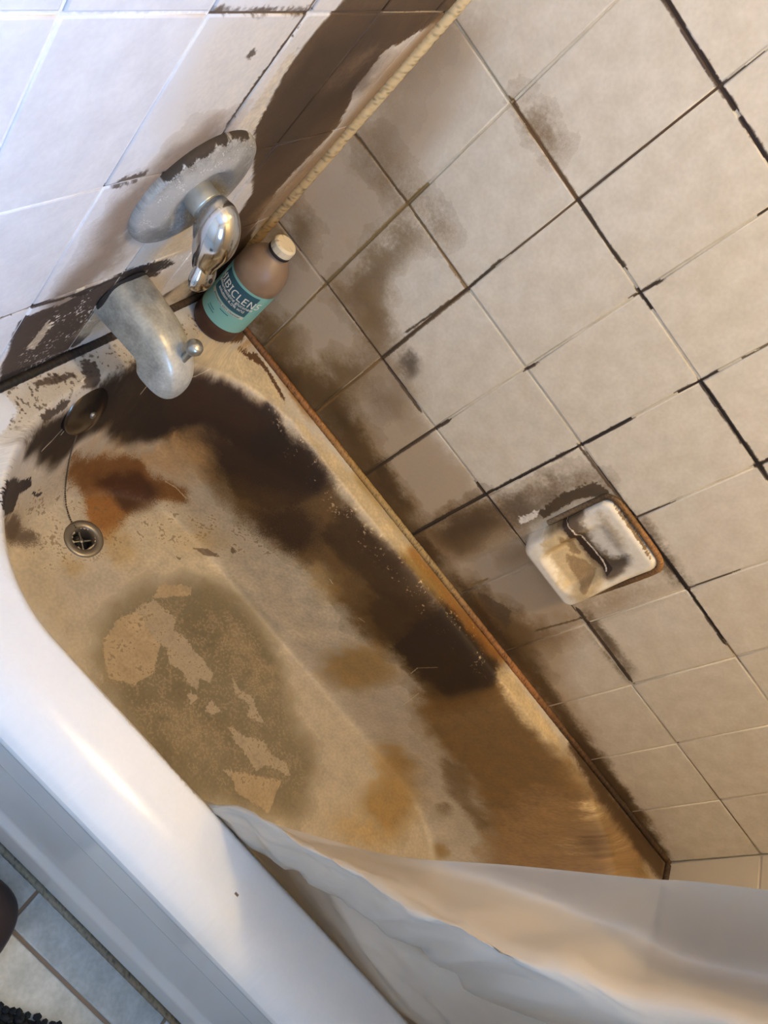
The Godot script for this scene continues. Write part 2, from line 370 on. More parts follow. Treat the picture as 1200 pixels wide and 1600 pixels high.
		["cdb994", 18.2, 0.378, 1, 0.92, 0.108, 0.45, [74.8,397,89.9,355,106,278,126,176,147,99.8,170,77.4,193,65.3,216,56.7,246,64.8,276,74.7,303,67.7,330,61.4,358,56.4,383,52.1,409,47.8,435,43.5,463,42.9,493,42.3,522,41.8,551,41.2,581,40.6,611,40,657,32.5,638,64.1,607,77.1,578,86.7,542,89.6,507,92.1,466,90.6,438,87,410,83.7,376,83.3,343,82.8,312,85.5,282,90.7,244,95.2,236,124,194,147,162,185,139,233,117,325,96.1,382]],
		["d2bb90", 13, 0.504, 1, 0.9, 0.225, 0.5, [916,71,958,37.4,992,38.8,1026,40.3,1056,44.5,1086,50.8,1117,60.1,1149,69.1,1098,90.1,1064,90.1,1030,92.7,1001,91.2,972,89.7,942,81.8], [1260,158,1282,177,1304,203,1325,235,1347,267,1369,296,1390,322,1401,342,1384,322,1367,298,1351,272,1323,234,1296,203,1269,181]],
		["8a5a22", 15.6, 0.42, 1, 0.85, 0.18, 0.6, [111,192,135,104,160,64.1,183,50.2,209,41.9,235,36.2,260,32.4,286,29.5,312,27.5,337,26.2,363,26.1,388,26.1,381,26.1,356,26.1,331,31.3,307,41.4,280,41.8,253,43.2,227,45.8,201,44.2,176,53.5,153,78.4], [620,38.6,649,35.5,678,32.4,709,26.1,739,26.1,769,26.1,797,26.1,827,26.1,858,26.1,892,26.1,922,26.1,952,26.1,904,58.6,869,59.6,835,60.7,800,61.7,766,62.7,732,63.6,699,64.6,667,63.2,636,61.8]],
		["9a7a40", 13, 0.42, 1, 0.7, 0.18, 0.5, [430,50.6,458,36.2,487,26.1,516,26.1,543,26.1,573,26.1,597,26.1,624,26.1,648,26.1,620,38.6,587,39.6,554,40.7,522,41.8,491,44.8,461,47.7], [608,78.8,636,61.8,665,44.3,692,44.2,720,44.1,748,44.1,743,70.4,712,75.2,682,79.6,652,83.2]],
		["4a2c14", 4.5, 0.78, 0.5, 0.85, 0.27, 0.7, [131,160,158,79.3,183,66.5,208,60.2,247,61.8,270,72.6,237,69,211,70,186,73.8,148,120], [40.4,344,70.2,338,100,281,118,163,131,140,119,212,107,284,82.1,361,57.8,371]],
		["d2c09c", 20.8, 0.42, 1.25, 0.7, 1.42, 0.5, [237,98.7,261,92.9,286,87.6,310,83.4,334,80,359,77.7,384,75.4,409,73.1,435,73.1,460,73.1,486,73.1,512,73.1,538,73.1,564,73.2,590,69.1,615,65.1,641,60.9,667,56.8,694,52.6,721,48.4,748,44.1,775,44,804,43.9,832,43.9,860,43.8,889,43.7,918,43.6,922,100,896,103,870,106,845,108,819,112,794,115,768,118,743,121,716,123,690,124,663,126,637,128,611,130,585,131,559,133,532,133,506,133,480,133,454,132,428,132,402,132,377,132,352,132,327,132,304,121,281,113,259,106]],
		["d8c8a8", 0, 0, 0.5, 0.75, 0.27, 0.5, [944,324,912,247,911,247,943,324], [862,231,853,210,852,211,861,232], [853,211,864,171,863,171,852,211], [605,239,618,240,618,238,606,237], [305,399,324,388,323,386,304,398], [323,388,348,385,348,383,323,386], [706,244,720,239,720,238,705,243], [140,272,143,217,142,217,139,272], [128,470,117,459,115,460,126,472]],
		["e8dcc0", 0, 0, 0.5, 0.85, 0.27, 0.5, [66.4,644,62.7,632,60.8,633,64.4,645], [114,653,128,665,129,663,115,652], [117,664,129,684,130,683,118,663], [128,683,135,704,137,704,130,682], [100,655,106,665,107,665,102,654]],
		["d6d4d0", 3.3, 0.12, 0.8, 1, 0, 0.13, [20,754,41,754,62,754,71,776,80,801,91.7,839,103,896,115,959,130,1031,145,1082,160,1113,180,1135,200,1152,220,1167,240,1175,260,1182,280,1188,305,1191,330,1193,350,1193,370,1193,391,1193,411,1193,431,1193,451,1193,472,1193,492,1193,512,1193,532,1193,553,1193,573,1193,593,1193,613,1193,633,1193,654,1193,674,1193,694,1193,714,1193,735,1193,755,1193,775,1193,795,1193,815,1193,836,1193,856,1193,876,1193,896,1193,917,1193,937,1193,957,1193,977,1193,998,1193,1018,1193,1038,1193,1058,1193,1078,1192,1099,1189,1119,1185,1139,1180,1159,1173,1180,1166,1200,1156,1220,1147,1240,1133,1261,1118,1281,1098,1301,1072,1322,1041,1342,1008,1363,977,1384,950,1406,927,1427,915,1449,911,1471,909,1492,907,1514,906,1537,904,1523,927,1523,949,1523,972,1523,995,1523,1019,1523,1075,1503,1075,1483,1075,1463,1075,1443,1075,1423,1077,1403,1087,1383,1107,1363,1133,1343,1161,1323,1191,1303,1221,1283,1245,1262,1264,1242,1278,1222,1290,1202,1300,1182,1309,1162,1317,1142,1324,1122,1329,1102,1333,1082,1336,1062,1338,1042,1338,1022,1338,1002,1338,982,1338,962,1338,942,1338,922,1338,902,1338,882,1338,862,1338,842,1338,822,1338,802,1338,782,1338,761,1338,741,1338,721,1338,701,1338,681,1338,661,1338,641,1338,621,1338,601,1338,581,1338,561,1338,541,1338,521,1338,501,1338,481,1338,461,1338,441,1338,421,1338,401,1338,381,1338,361,1338,341,1338,321,1337,301,1336,281,1334,260,1331,240,1328,220,1325,200,1319,180,1312,160,1300,140,1272,120,1206,100,1128,80.1,1077,60.1,1075,40,1075,20,1075,20,1022,20,1000,20,979,20,959,20,938,20,918,20,897,20,877,20,856,20,836,20,815,20,795,20,774]],
		["4a3c30", 0, 0, 0.5, 0.9, 0, 0.4, [721,1244,727,1244,727,1241,721,1241]],
	]

func wall_stains() -> Array:
	return [
		["94795a", 108, 0.336, 1.25, 0.55, 0.04, 0.5, [87.1,2.3,-2.3,229,9.4,414,-0.8,607,56.2,628,106,451,140,286,388,183,597,197,800,249,993,84.2,1208,29.2,1507,-8.3,1347,-31.5,931,0.8,592,-0.6,277,-1.8]],
		["58401f", 57.6, 0.462, 1.25, 0.95, 0.1, 0.6, [83.3,17.9,115,54.6,164,41.1,231,67.5,262,93.2,288,113,321,71,396,71.9,489,47.7,554,52,607,31.4,587,4.6,293,11.9,202,-2.1], [535,14.5,581,9.7,692,2.5,795,5.5,921,24.6,912,-1.9,735,-15.8,604,-10.9]],
		["3c2810", 72, 0.42, 1.25, 0.6, 0.08, 0.6, [103,15.6,176,26.9,274,42.1,344,85.2,382,47.9,480,29.2,587,22.4,698,15.4,687,-10.7,557,-5.8,296,8.9,202,-2.1], [686,25.6,767,61.6,886,67.9,985,58.8,976,32.8,818,21.3]],
		["654a29", 50.4, 0.504, 1.25, 0.85, 0.12, 0.6, [594,30.5,589,107,591,197,632,208,669,209,661,161,673,104,671,46.9], [680,12.8,750,41.3,801,84.2,869,112,905,120,924,31.1,806,13.4,704,10.3]],
		["4a3724", 28.8, 0.462, 1.25, 0.85, 0.08, 0.6, [597,212,626,277,625,345,641,392,664,394,657,355,666,276,674,219,653,206], [605,76.9,599,172,624,191,645,174,651,89.5,634,52.8]],
		["684e2c", 50.4, 0.504, 1.25, 0.8, 0.12, 0.6, [141,209,162,264,150,324,149,399,179,386,185,314,227,266,277,244,292,206,223,204], [4.3,221,20.4,257,62,248,82.6,208,67.8,197], [103,26.4,119,91.1,166,98.5,192,50.8,152,33.9], [221,107,254,147,281,199,306,141,287,86.7]],
		["60482a", 28.8, 0.504, 1.25, 0.85, 0.12, 0.6, [137,409,150,426,209,426,216,412,156,409], [15.8,415,60.7,423,125,420,129,403,69.7,400], [141,612,156,629,211,631,234,621,195,610]],
		["4e4032", 18, 0.504, 1, 0.8, 0.12, 0.6, [306,228,308,255,328,261,343,243,348,219,327,219]],
		["5e4a38", 28.8, 0.504, 1.25, 0.7, 0.12, 0.6, [332,137,339,161,360,155,366,127,349,117]],
		["7a654a", 43.2, 0.462, 1.25, 0.5, 0.12, 0.6, [17.2,384,23,430,4.9,529,7.1,600,24.5,609,28.7,533,54.5,429,49.6,382], [292,206,359,226,407,167,362,140], [140,286,153,336,196,311,191,269]],
		["422d16", 21.6, 0.546, 1, 0.85, 0.1, 0.6, [686,25.6,727,25.9,883,37.3,981,45.9,1102,39.1,1246,34.8,1432,22.4,1498,4.5,1466,-14.1,1273,-14.6,1057,6.7,924,6.1,776,2.8], [417,42.2,439,67.7,472,58.4,537,49.4,541,27.1,490,19.3], [587,4.6,607,31.4,668,22.9,669,5,633,-0.4]],
		["4a3826", 18, 0.546, 1, 0.8, 0.12, 0.6, [867,210,884,226,952,228,1020,218,1046,206,1000,204,921,208], [742,415,782,414,842,411,898,412,897,402,849,395,793,395], [655,400,694,399,743,409,743,397,701,388]],
		["83694a", 32.4, 0.504, 1.25, 0.6, 0.12, 0.6, [867,210,863,287,852,370,867,372,883,287,892,213], [888,97.6,879,201,901,196,917,108], [695,151,698,223,723,212,735,136]],
		["5a4634", 4.5, 0.96, 0.5, 0.7, 0.2, 0.6, [753,47.7,767,61.6,818,86.9,839,54.8,798,36.6], [815,57.1,837,72.3,852,44.8]],
		["efe6d8", 3, 0.96, 0.4, 0.85, 0.08, 0.5, [655,224,655,255,658,274,668,257,669,223]],
		["40301e", 4.5, 0.72, 0.5, 0.85, 0.08, 0.6, [661,265,650,328,656,385,678,395,746,395,823,400,844,384,826,374,755,371,682,376,670,340,676,268]],
		["2c1c10", 1.6, 0.6, 0.9, 0.85, 0.1, 0.7, [157,811,166,814,166,807], [327,812,318,808,318,815], [164,814,197,814,197,807,163,807], [193,814,227,813,227,806,193,807], [223,813,258,814,258,806,223,806], [254,814,290,814,290,807,254,806], [286,814,320,815,320,808,286,807]],
		["2a1c14", 1.6, 0.6, 0.9, 0.85, 0.1, 0.7, [323,811,332,814,332,808], [412,813,403,810,403,816], [331,814,357,815,357,809,331,808], [354,815,381,815,381,810,354,809], [377,815,404,816,404,810,377,810]],
		["40301e", 1.6, 0.6, 0.9, 0.85, 0.1, 0.7, [280,266,279,275,283,275], [285,479,288,470,284,470], [279,274,282,321,285,321,283,274], [282,319,284,364,288,364,285,319], [284,362,287,405,290,404,288,361], [287,402,285,439,289,439,290,402], [285,436,284,471,287,472,289,436]],
		["6a4a28", 1.6, 0.6, 0.9, 0.85, 0.1, 0.7, [125,611,135,614,134,607], [296,609,287,606,287,612], [133,614,161,613,161,607,133,607], [158,613,187,613,186,607,158,607], [183,613,212,613,212,607,183,607], [208,613,238,613,237,606,208,607], [234,613,263,613,263,606,234,606], [260,613,289,612,289,606,260,606]],
		["40301e", 1.6, 0.6, 0.9, 0.85, 0.1, 0.7, [278,609,287,612,287,606], [405,611,396,608,396,613], [286,612,316,612,316,606,286,607], [312,612,343,611,342,606,312,606], [339,611,370,611,370,606,339,606], [366,611,397,613,398,608,367,606]],
		["7a5f3c", 1.6, 0.6, 0.9, 0.85, 0.1, 0.7, [125,408,135,410,134,406], [297,403,288,401,289,405], [133,410,166,409,166,405,133,406], [164,409,196,408,196,404,163,405], [194,408,227,407,227,403,194,404], [225,407,258,406,258,402,225,403], [256,406,290,405,290,401,256,402]],
		["6a5030", 1.6, 0.6, 0.9, 0.85, 0.1, 0.7, [-5.9,404,3,406,3.1,402], [143,408,135,406,134,410], [1.8,406,36.7,407,36.8,403,1.9,402], [34.2,407,69.4,408,69.5,404,34.4,403], [67,408,102,409,102,405,67.1,404], [100,409,136,410,136,406,100,405]],
		["5a4024", 1.6, 0.6, 0.9, 0.85, 0.1, 0.7, [117,206,127,208,126,204], [299,202,290,201,290,204], [125,208,160,207,160,203,125,204], [157,207,192,207,192,203,157,204], [190,207,225,206,225,202,190,203], [222,206,258,205,258,201,222,202], [255,205,291,204,291,201,255,201]],
		["4e3820", 1.6, 0.6, 0.9, 0.85, 0.1, 0.7, [290,194,287,203,293,203], [288,412,292,403,285,403], [287,201,286,248,293,248,293,201], [286,244,286,290,292,290,293,244], [286,286,286,330,292,330,292,286], [286,326,286,368,292,368,292,326], [286,365,285,405,292,405,292,365]],
		["7a5a30", 1.6, 0.6, 0.9, 0.85, 0.1, 0.7, [292,-6.3,290,2.7,295,2.7], [290,212,292,203,287,203], [290,1.2,289,57.9,294,58,295,1.3], [289,55,288,109,293,109,294,55], [288,106,288,158,293,158,293,106], [288,155,287,204,292,204,293,155]],
		["7e6438", 1.6, 0.6, 0.9, 0.85, 0.1, 0.7, [136,187,133,196,139,196], [135,459,138,450,133,450], [133,194,133,236,139,236,139,194], [133,233,133,274,138,274,139,233], [133,271,133,310,138,310,138,271], [133,306,132,344,138,344,138,306], [132,341,132,377,137,377,138,341], [132,374,132,409,137,409,137,374], [132,406,133,451,138,451,137,406]],
		["8a6a3c", 1.6, 0.6, 0.9, 0.85, 0.1, 0.7, [143,-7,141,2,144,2.1], [136,205,138,196,134,196], [141,0.9,139,55.2,142,55.3,144,1], [139,53,137,105,141,105,143,53.1], [137,103,136,152,139,152,141,103], [136,150,134,197,138,197,139,150]],
		["4a3622", 1.6, 0.6, 0.9, 0.85, 0.1, 0.7, [281,203,290,205,290,200], [407,199,398,197,398,202], [288,205,327,204,327,199,288,200], [324,204,363,203,363,198,324,199], [360,203,399,202,399,197,360,198]],
		["3e2e1e", 1.6, 0.6, 0.9, 0.85, 0.1, 0.7, [442,8.7,440,17.7,445,17.7], [442,241,445,232,440,232], [440,16.1,439,67.9,445,67.9,445,16.1], [439,64.6,439,114,444,114,445,64.7], [439,111,439,159,444,159,444,111], [439,155,439,201,444,201,444,155], [439,198,440,234,445,233,444,198]],
		["20150d", 1.6, 0.6, 0.9, 0.85, 0.1, 0.7, [588,191,585,200,591,200], [593,503,595,494,590,494], [585,198,586,245,591,245,591,198], [586,242,587,287,592,287,591,242], [587,283,588,327,593,327,592,283], [588,324,588,365,594,365,593,323], [588,362,589,402,594,402,594,362], [589,399,589,434,595,434,594,399], [589,431,590,465,595,465,595,431], [590,462,590,495,595,495,595,462]],
		["2a1c12", 1.6, 0.6, 0.9, 0.85, 0.1, 0.7, [590,566,588,575,592,575], [590,642,592,633,589,633], [588,574,590,609,593,609,592,574], [590,607,589,634,592,634,593,607]],
		["20140c", 1.6, 0.6, 0.9, 0.85, 0.1, 0.7, [582,608,591,611,591,604], [760,610,751,606,751,613], [589,611,625,612,625,605,589,604], [620,612,656,612,656,605,620,604], [652,612,688,612,688,605,652,605], [684,612,721,613,721,606,684,605], [716,613,753,613,753,606,716,606]],
		["2c1f14", 1.6, 0.6, 0.9, 0.85, 0.1, 0.7, [743,595,740,604,746,604], [742,646,746,637,739,637], [740,602,739,639,746,639,746,602]],
		["2c2014", 1.6, 0.6, 0.9, 0.85, 0.1, 0.7, [589,-10.1,586,-1.1,592,-1.1], [588,209,591,200,585,200], [586,-3,585,54.6,592,54.7,592,-3], [585,50.9,585,106,592,106,592,50.9], [585,102,585,155,591,155,592,102], [585,151,585,202,591,202,591,151]],
		["3a2a1a", 1.6, 0.6, 0.9, 0.85, 0.1, 0.7, [554,201,563,204,563,199], [675,203,667,200,666,206], [561,204,616,205,616,200,561,199], [613,205,668,206,668,201,613,200]],
		["4a3826", 1.6, 0.6, 0.9, 0.85, 0.1, 0.7, [583,400,592,403,592,398], [751,406,742,403,741,409], [590,403,630,405,630,399,590,398], [627,404,667,406,668,401,627,399], [664,406,705,407,705,402,664,400], [702,407,743,409,743,403,702,402]],
		["1e140c", 1.6, 0.6, 0.9, 0.85, 0.1, 0.7, [721,405,730,409,730,401], [906,407,897,403,897,411], [728,409,766,409,766,401,728,401], [761,409,799,410,799,402,761,401], [794,410,832,410,832,402,794,402], [827,410,866,411,866,402,827,402], [861,411,900,411,900,403,861,402]],
		["20160d", 1.6, 0.6, 0.9, 0.85, 0.1, 0.7, [888,407,898,410,897,404], [1022,404,1013,401,1014,407], [896,410,938,409,937,403,896,404], [934,409,976,408,976,402,934,403], [973,408,1015,407,1015,401,973,402]],
		["3a2a1c", 1.6, 0.6, 0.9, 0.85, 0.1, 0.7, [855,209,864,213,864,205], [1045,208,1036,204,1036,211], [862,213,908,212,908,205,862,205], [904,212,951,212,951,205,904,205], [947,212,995,212,995,204,947,205], [990,212,1039,211,1039,204,990,204]],
		["3a2a1c", 1.6, 0.6, 0.9, 0.85, 0.1, 0.7, [440,393,439,402,443,402], [443,429,444,420,441,420], [439,401,441,421,445,421,443,401]],
		["3a2a1c", 1.6, 0.6, 0.9, 0.85, 0.1, 0.7, [437,590,436,599,440,598], [442,645,443,636,439,636], [436,598,439,637,443,637,440,597]],
		["2c2014", 1.6, 0.6, 0.9, 0.85, 0.1, 0.7, [424,607,433,610,433,605], [476,609,467,606,466,611], [432,610,468,611,468,606,432,605]],
		["2c1f14", 1.6, 0.6, 0.9, 0.85, 0.1, 0.7, [735,608,744,612,744,605], [805,609,796,606,796,612], [742,612,798,612,798,606,743,605]],
		["80663c", 1.6, 0.6, 0.9, 0.85, 0.1, 0.7, [735,36,733,45.1,738,44.9], [737,94.8,739,85.7,734,85.9], [733,43.7,735,87.2,739,87.1,738,43.6]],
		["5e4a30", 1.6, 0.6, 0.9, 0.85, 0.1, 0.7, [875,98.2,873,107,877,107], [883,218,884,209,880,209], [873,106,877,160,881,160,877,106], [877,158,881,210,884,210,881,158]],
	]

func wall_grout() -> Array:
	return [
		["94795a", 108, 0.336, 1.25, 0.55, 0.04, 0.5, [87.1,2.3,-2.3,229,9.4,414,-0.8,607,56.2,628,106,451,140,286,388,183,597,197,800,249,993,84.2,1208,29.2,1507,-8.3,1347,-31.5,931,0.8,592,-0.6,277,-1.8]],
		["58401f", 57.6, 0.462, 1.25, 0.95, 0.1, 0.6, [83.3,17.9,115,54.6,164,41.1,231,67.5,262,93.2,288,113,321,71,396,71.9,489,47.7,554,52,607,31.4,587,4.6,293,11.9,202,-2.1], [535,14.5,581,9.7,692,2.5,795,5.5,921,24.6,912,-1.9,735,-15.8,604,-10.9]],
		["3c2810", 72, 0.42, 1.25, 0.6, 0.08, 0.6, [103,15.6,176,26.9,274,42.1,344,85.2,382,47.9,480,29.2,587,22.4,698,15.4,687,-10.7,557,-5.8,296,8.9,202,-2.1], [686,25.6,767,61.6,886,67.9,985,58.8,976,32.8,818,21.3]],
		["654a29", 50.4, 0.504, 1.25, 0.85, 0.12, 0.6, [594,30.5,589,107,591,197,632,208,669,209,661,161,673,104,671,46.9], [680,12.8,750,41.3,801,84.2,869,112,905,120,924,31.1,806,13.4,704,10.3]],
		["2c1c10", 1, 0.6, 0.6, 0.92, 0.25, 0.8, [163,815,228,814,227,805,163,807], [222,814,291,815,291,806,222,805], [285,814,320,816,321,807,286,806]],
		["2a1c14", 1, 0.6, 0.6, 0.92, 0.25, 0.8, [330,815,405,817,405,810,330,808]],
		["4a3828", 1, 0.6, 0.6, 0.92, 0.25, 0.8, [286,809,289,874,293,874,290,809]],
		["4a3422", 1, 0.6, 0.6, 0.92, 0.25, 0.8, [285,608,286,812,290,812,290,608]],
		["5a4632", 1, 0.6, 0.6, 0.92, 0.25, 0.8, [284,469,286,553,290,553,288,469], [286,550,285,610,289,610,290,550]],
		["40301e", 1, 0.6, 0.6, 0.92, 0.25, 0.8, [278,274,286,405,291,405,283,274], [286,402,283,472,288,472,291,402]],
		["6a4a28", 1, 0.6, 0.6, 0.92, 0.25, 0.8, [132,614,290,613,290,605,132,607]],
		["a89468", 1, 0.6, 0.6, 0.92, 0.25, 0.8, [11.8,613,136,612,136,608,11.7,609]],
		["40301e", 1, 0.6, 0.6, 0.92, 0.25, 0.8, [286,612,370,612,370,605,285,606], [366,611,398,614,398,607,366,605]],
		["7a5f3c", 1, 0.6, 0.6, 0.92, 0.25, 0.8, [133,410,290,406,290,401,133,405]],
		["6a5030", 1, 0.6, 0.6, 0.92, 0.25, 0.8, [1.5,406,136,410,136,405,1.6,401]],
		["5a4024", 1, 0.6, 0.6, 0.92, 0.25, 0.8, [125,209,291,205,291,200,125,204]],
		["4e3820", 1, 0.6, 0.6, 0.92, 0.25, 0.8, [286,200,285,406,292,406,294,200]],
		["7a5a30", 1, 0.6, 0.6, 0.92, 0.25, 0.8, [289,0.9,287,204,293,204,295,1]],
		["7e6438", 1, 0.6, 0.6, 0.92, 0.25, 0.8, [133,194,131,410,138,410,139,194], [131,406,132,452,139,452,138,406]],
		["8a6a3c", 1, 0.6, 0.6, 0.92, 0.25, 0.8, [140,0.6,134,197,138,197,145,0.7]],
		["6a5236", 1, 0.6, 0.6, 0.92, 0.25, 0.8, [3.5,208,138,208,138,204,3.5,203]],
		["4a3622", 1, 0.6, 0.6, 0.92, 0.25, 0.8, [288,206,400,202,399,196,288,200]],
		["3e2e1e", 1, 0.6, 0.6, 0.92, 0.25, 0.8, [439,15.8,438,202,445,202,445,15.8], [438,198,439,234,445,234,445,198]],
		["20150d", 1, 0.6, 0.6, 0.92, 0.25, 0.8, [585,198,588,402,595,402,591,198], [588,399,589,496,596,496,595,398]],
		["2a1c12", 1, 0.6, 0.6, 0.92, 0.25, 0.8, [588,573,589,609,594,609,593,573], [589,606,588,634,593,635,594,606]],
		["20140c", 1, 0.6, 0.6, 0.92, 0.25, 0.8, [589,612,753,614,754,605,589,603]],
		["2c1f14", 1, 0.6, 0.6, 0.92, 0.25, 0.8, [740,602,739,639,746,639,747,602]],
		["2c2014", 1, 0.6, 0.6, 0.92, 0.25, 0.8, [585,-3.3,584,202,592,202,593,-3.3]],
		["3a2a1a", 1, 0.6, 0.6, 0.92, 0.25, 0.8, [561,205,668,206,668,200,561,198]],
		["3a2c1c", 1, 0.6, 0.6, 0.92, 0.25, 0.8, [665,205,868,212,869,207,665,201]],
		["4a3826", 1, 0.6, 0.6, 0.92, 0.25, 0.8, [590,404,743,409,744,403,590,397]],
		["1e140c", 1, 0.6, 0.6, 0.92, 0.25, 0.8, [727,410,900,412,900,402,727,400]],
		["20160d", 1, 0.6, 0.6, 0.92, 0.25, 0.8, [895,410,1016,408,1016,401,895,403]],
		["4e3c28", 1, 0.6, 0.6, 0.92, 0.25, 0.8, [740,404,744,477,748,477,745,404]],
		["5a4832", 1, 0.6, 0.6, 0.92, 0.25, 0.8, [895,406,892,498,896,498,899,406]],
		["3a2a1c", 1, 0.6, 0.6, 0.92, 0.25, 0.8, [861,213,1039,212,1039,203,861,205]],
		["8a7454", 1, 0.6, 0.6, 0.92, 0.25, 0.8, [1035,210,1353,206,1353,202,1035,206], [1350,206,1498,201,1498,197,1350,202]],
		["8a7454", 1, 0.6, 0.6, 0.92, 0.25, 0.8, [1008,406,1160,414,1160,410,1008,403]],
		["6a5840", 1, 0.6, 0.6, 0.92, 0.25, 0.8, [586,688,591,714,596,713,590,687]],
		["5a4a34", 1, 0.6, 0.6, 0.92, 0.25, 0.8, [590,668,593,704,597,703,594,668]],
		["3a2a1c", 1, 0.6, 0.6, 0.92, 0.25, 0.8, [439,401,440,421,445,421,443,400]],
		["3a2a1c", 1, 0.6, 0.6, 0.92, 0.25, 0.8, [435,597,439,638,443,637,440,597]],
		["2c2014", 1, 0.6, 0.6, 0.92, 0.25, 0.8, [432,610,468,611,468,606,432,605]],
		["3a2a1c", 1, 0.6, 0.6, 0.92, 0.25, 0.8, [436,773,440,798,444,797,441,772]],
		["2c1f14", 1, 0.6, 0.6, 0.92, 0.25, 0.8, [742,612,798,613,798,605,742,605]],
		["80663c", 1, 0.6, 0.6, 0.92, 0.25, 0.8, [733,43.4,734,87.5,739,87.4,738,43.3]],
		["8a7048", 1, 0.6, 0.6, 0.92, 0.25, 0.8, [739,202,866,206,866,202,739,197]],
		["5e4a30", 1, 0.6, 0.6, 0.92, 0.25, 0.8, [873,106,880,210,885,210,878,105]],
	]

func end_stains() -> Array:
	return [
		["cdbfa8", 93.6, 0.336, 1.25, 0.6, 0.04, 0.5, [494,603,376,629,-28.6,637,-13.5,587,-35.5,397,-8.3,180,-656,-541,115,-168,467,2.8,493,71,462,183,442,332,447,459]],
		["6e5a48", 57.6, 0.462, 1.25, 0.8, 0.08, 0.6, [470,357,450,400,413,466,359,485,336,424,404,368,386,246,421,161,468,151,473,228,451,279]],
		["49341f", 11, 0.9, 0.7, 0.95, 0.04, 0.6, [315,573,304,609,301,631,-28.6,637,5.8,598,105,551,102,499,49.6,417,73.4,297,47,199,-70.4,8.3,-53.8,-67.6,52.1,-29.5,185,63.2,103,104,156,305,283,444,311,526]],
		["b09878", 32.4, 0.336, 1.25, 0.7, 0.06, 0.5, [-26.4,462,-14.2,550,5.8,598,-8.4,607,-18.1,522,17.3,399,53.2,405]],
		["2f2116", 57.6, 0.378, 1.25, 0.6, 0.08, 0.6, [292,577,177,599,56.9,505,124,435,154,344,237,398,285,489]],
		["806850", 25.2, 0.588, 1, 0.5, 0.12, 0.5, [184,536,157,563,113,556,149,508,217,519]],
		["33251c", 9, 0.96, 0.7, 0.9, 0.06, 0.7, [509,182,451,180,394,192,347,209,289,196,244,149,296,158,316,73.3,336,17,410,22,467,2.8,485,49.3]],
		["1c1410", 4.5, 0.6, 0.5, 0.9, 0.04, 0.7, [448,194,382,191,324,203,265,196,221,167,261,165,362,195,409,181], [478,31.2,409,19.6,293,7.5,185,18.3,71.6,-3.4,16.5,-52.3,166,-11.2,277,-20.5,396,-10.9,466,-2.1]],
		["8f7250", 25.2, 0.42, 1, 0.9, 0.08, 0.6, [24.3,608,-28.2,605,-61.7,495,-64.2,376,-24.8,183,51.1,184,89.4,243,57.8,332,39.7,409,53.5,516]],
		["e0d8cc", 18, 0.42, 1, 0.8, 1.3, 0.5, [475,74,444,187,287,212,192,233,103,104,268,145,362,66.8,415,-18.2]],
		["cdb894", 18, 0.42, 1, 0.85, 0.04, 0.5, [358,48,351,132,320,92,277,51.6,307,34.1], [172,44.1,147,97.3,104,68.8,71.6,-3.4,117,-7.2], [329,229,255,242,192,233,205,194,273,192]],
		["3a2c20", 6, 0.72, 0.6, 0.75, 0.12, 0.6, [501,612,441,613,356,612,350,606,434,606,498,608], [405,560,407,569,398,566,396,557], [481,413,457,418,439,420,448,405,491,401]],
		["3a2a1e", 3, 0.48, 0.5, 0.85, 0.04, 0.6, [351,463,353,525,358,525,356,463], [353,522,352,569,357,569,358,522], [352,566,349,594,354,594,357,566], [350,591,347,617,352,618,355,591], [275,433,289,474,291,473,277,432], [289,472,302,510,304,510,291,472], [302,509,314,544,316,543,304,508], [314,543,325,575,327,574,316,542]],
		["d0bfa2", 4.5, 1.08, 0.4, 0.75, 0.16, 0.5, [460,87.8,452,149,435,126,438,73.8], [438,195,418,208,416,193], [329,457,328,494,333,559,319,562,307,510,286,445]],
		["4a3a2c", 1.6, 0.6, 0.9, 0.85, 0.1, 0.7, [353,456,351,465,355,465], [357,635,358,626,354,627], [351,463,351,489,355,488,355,463], [351,486,352,510,356,510,355,486], [352,508,352,531,356,531,356,508], [352,529,352,552,356,552,356,529], [352,549,352,571,356,571,356,549], [352,569,353,590,357,590,356,569], [353,588,353,609,357,608,357,588], [353,606,354,628,358,627,357,606]],
		["2a1c12", 1.6, 0.6, 0.9, 0.85, 0.1, 0.7, [553,204,544,201,544,207], [264,192,273,195,273,189], [546,201,504,202,504,207,546,207], [508,202,446,191,445,197,507,208], [449,192,415,191,415,196,449,197], [418,191,382,191,382,196,418,197], [385,191,347,190,347,196,385,196], [350,190,310,190,310,195,350,196], [314,190,271,189,271,195,313,195]],
	]

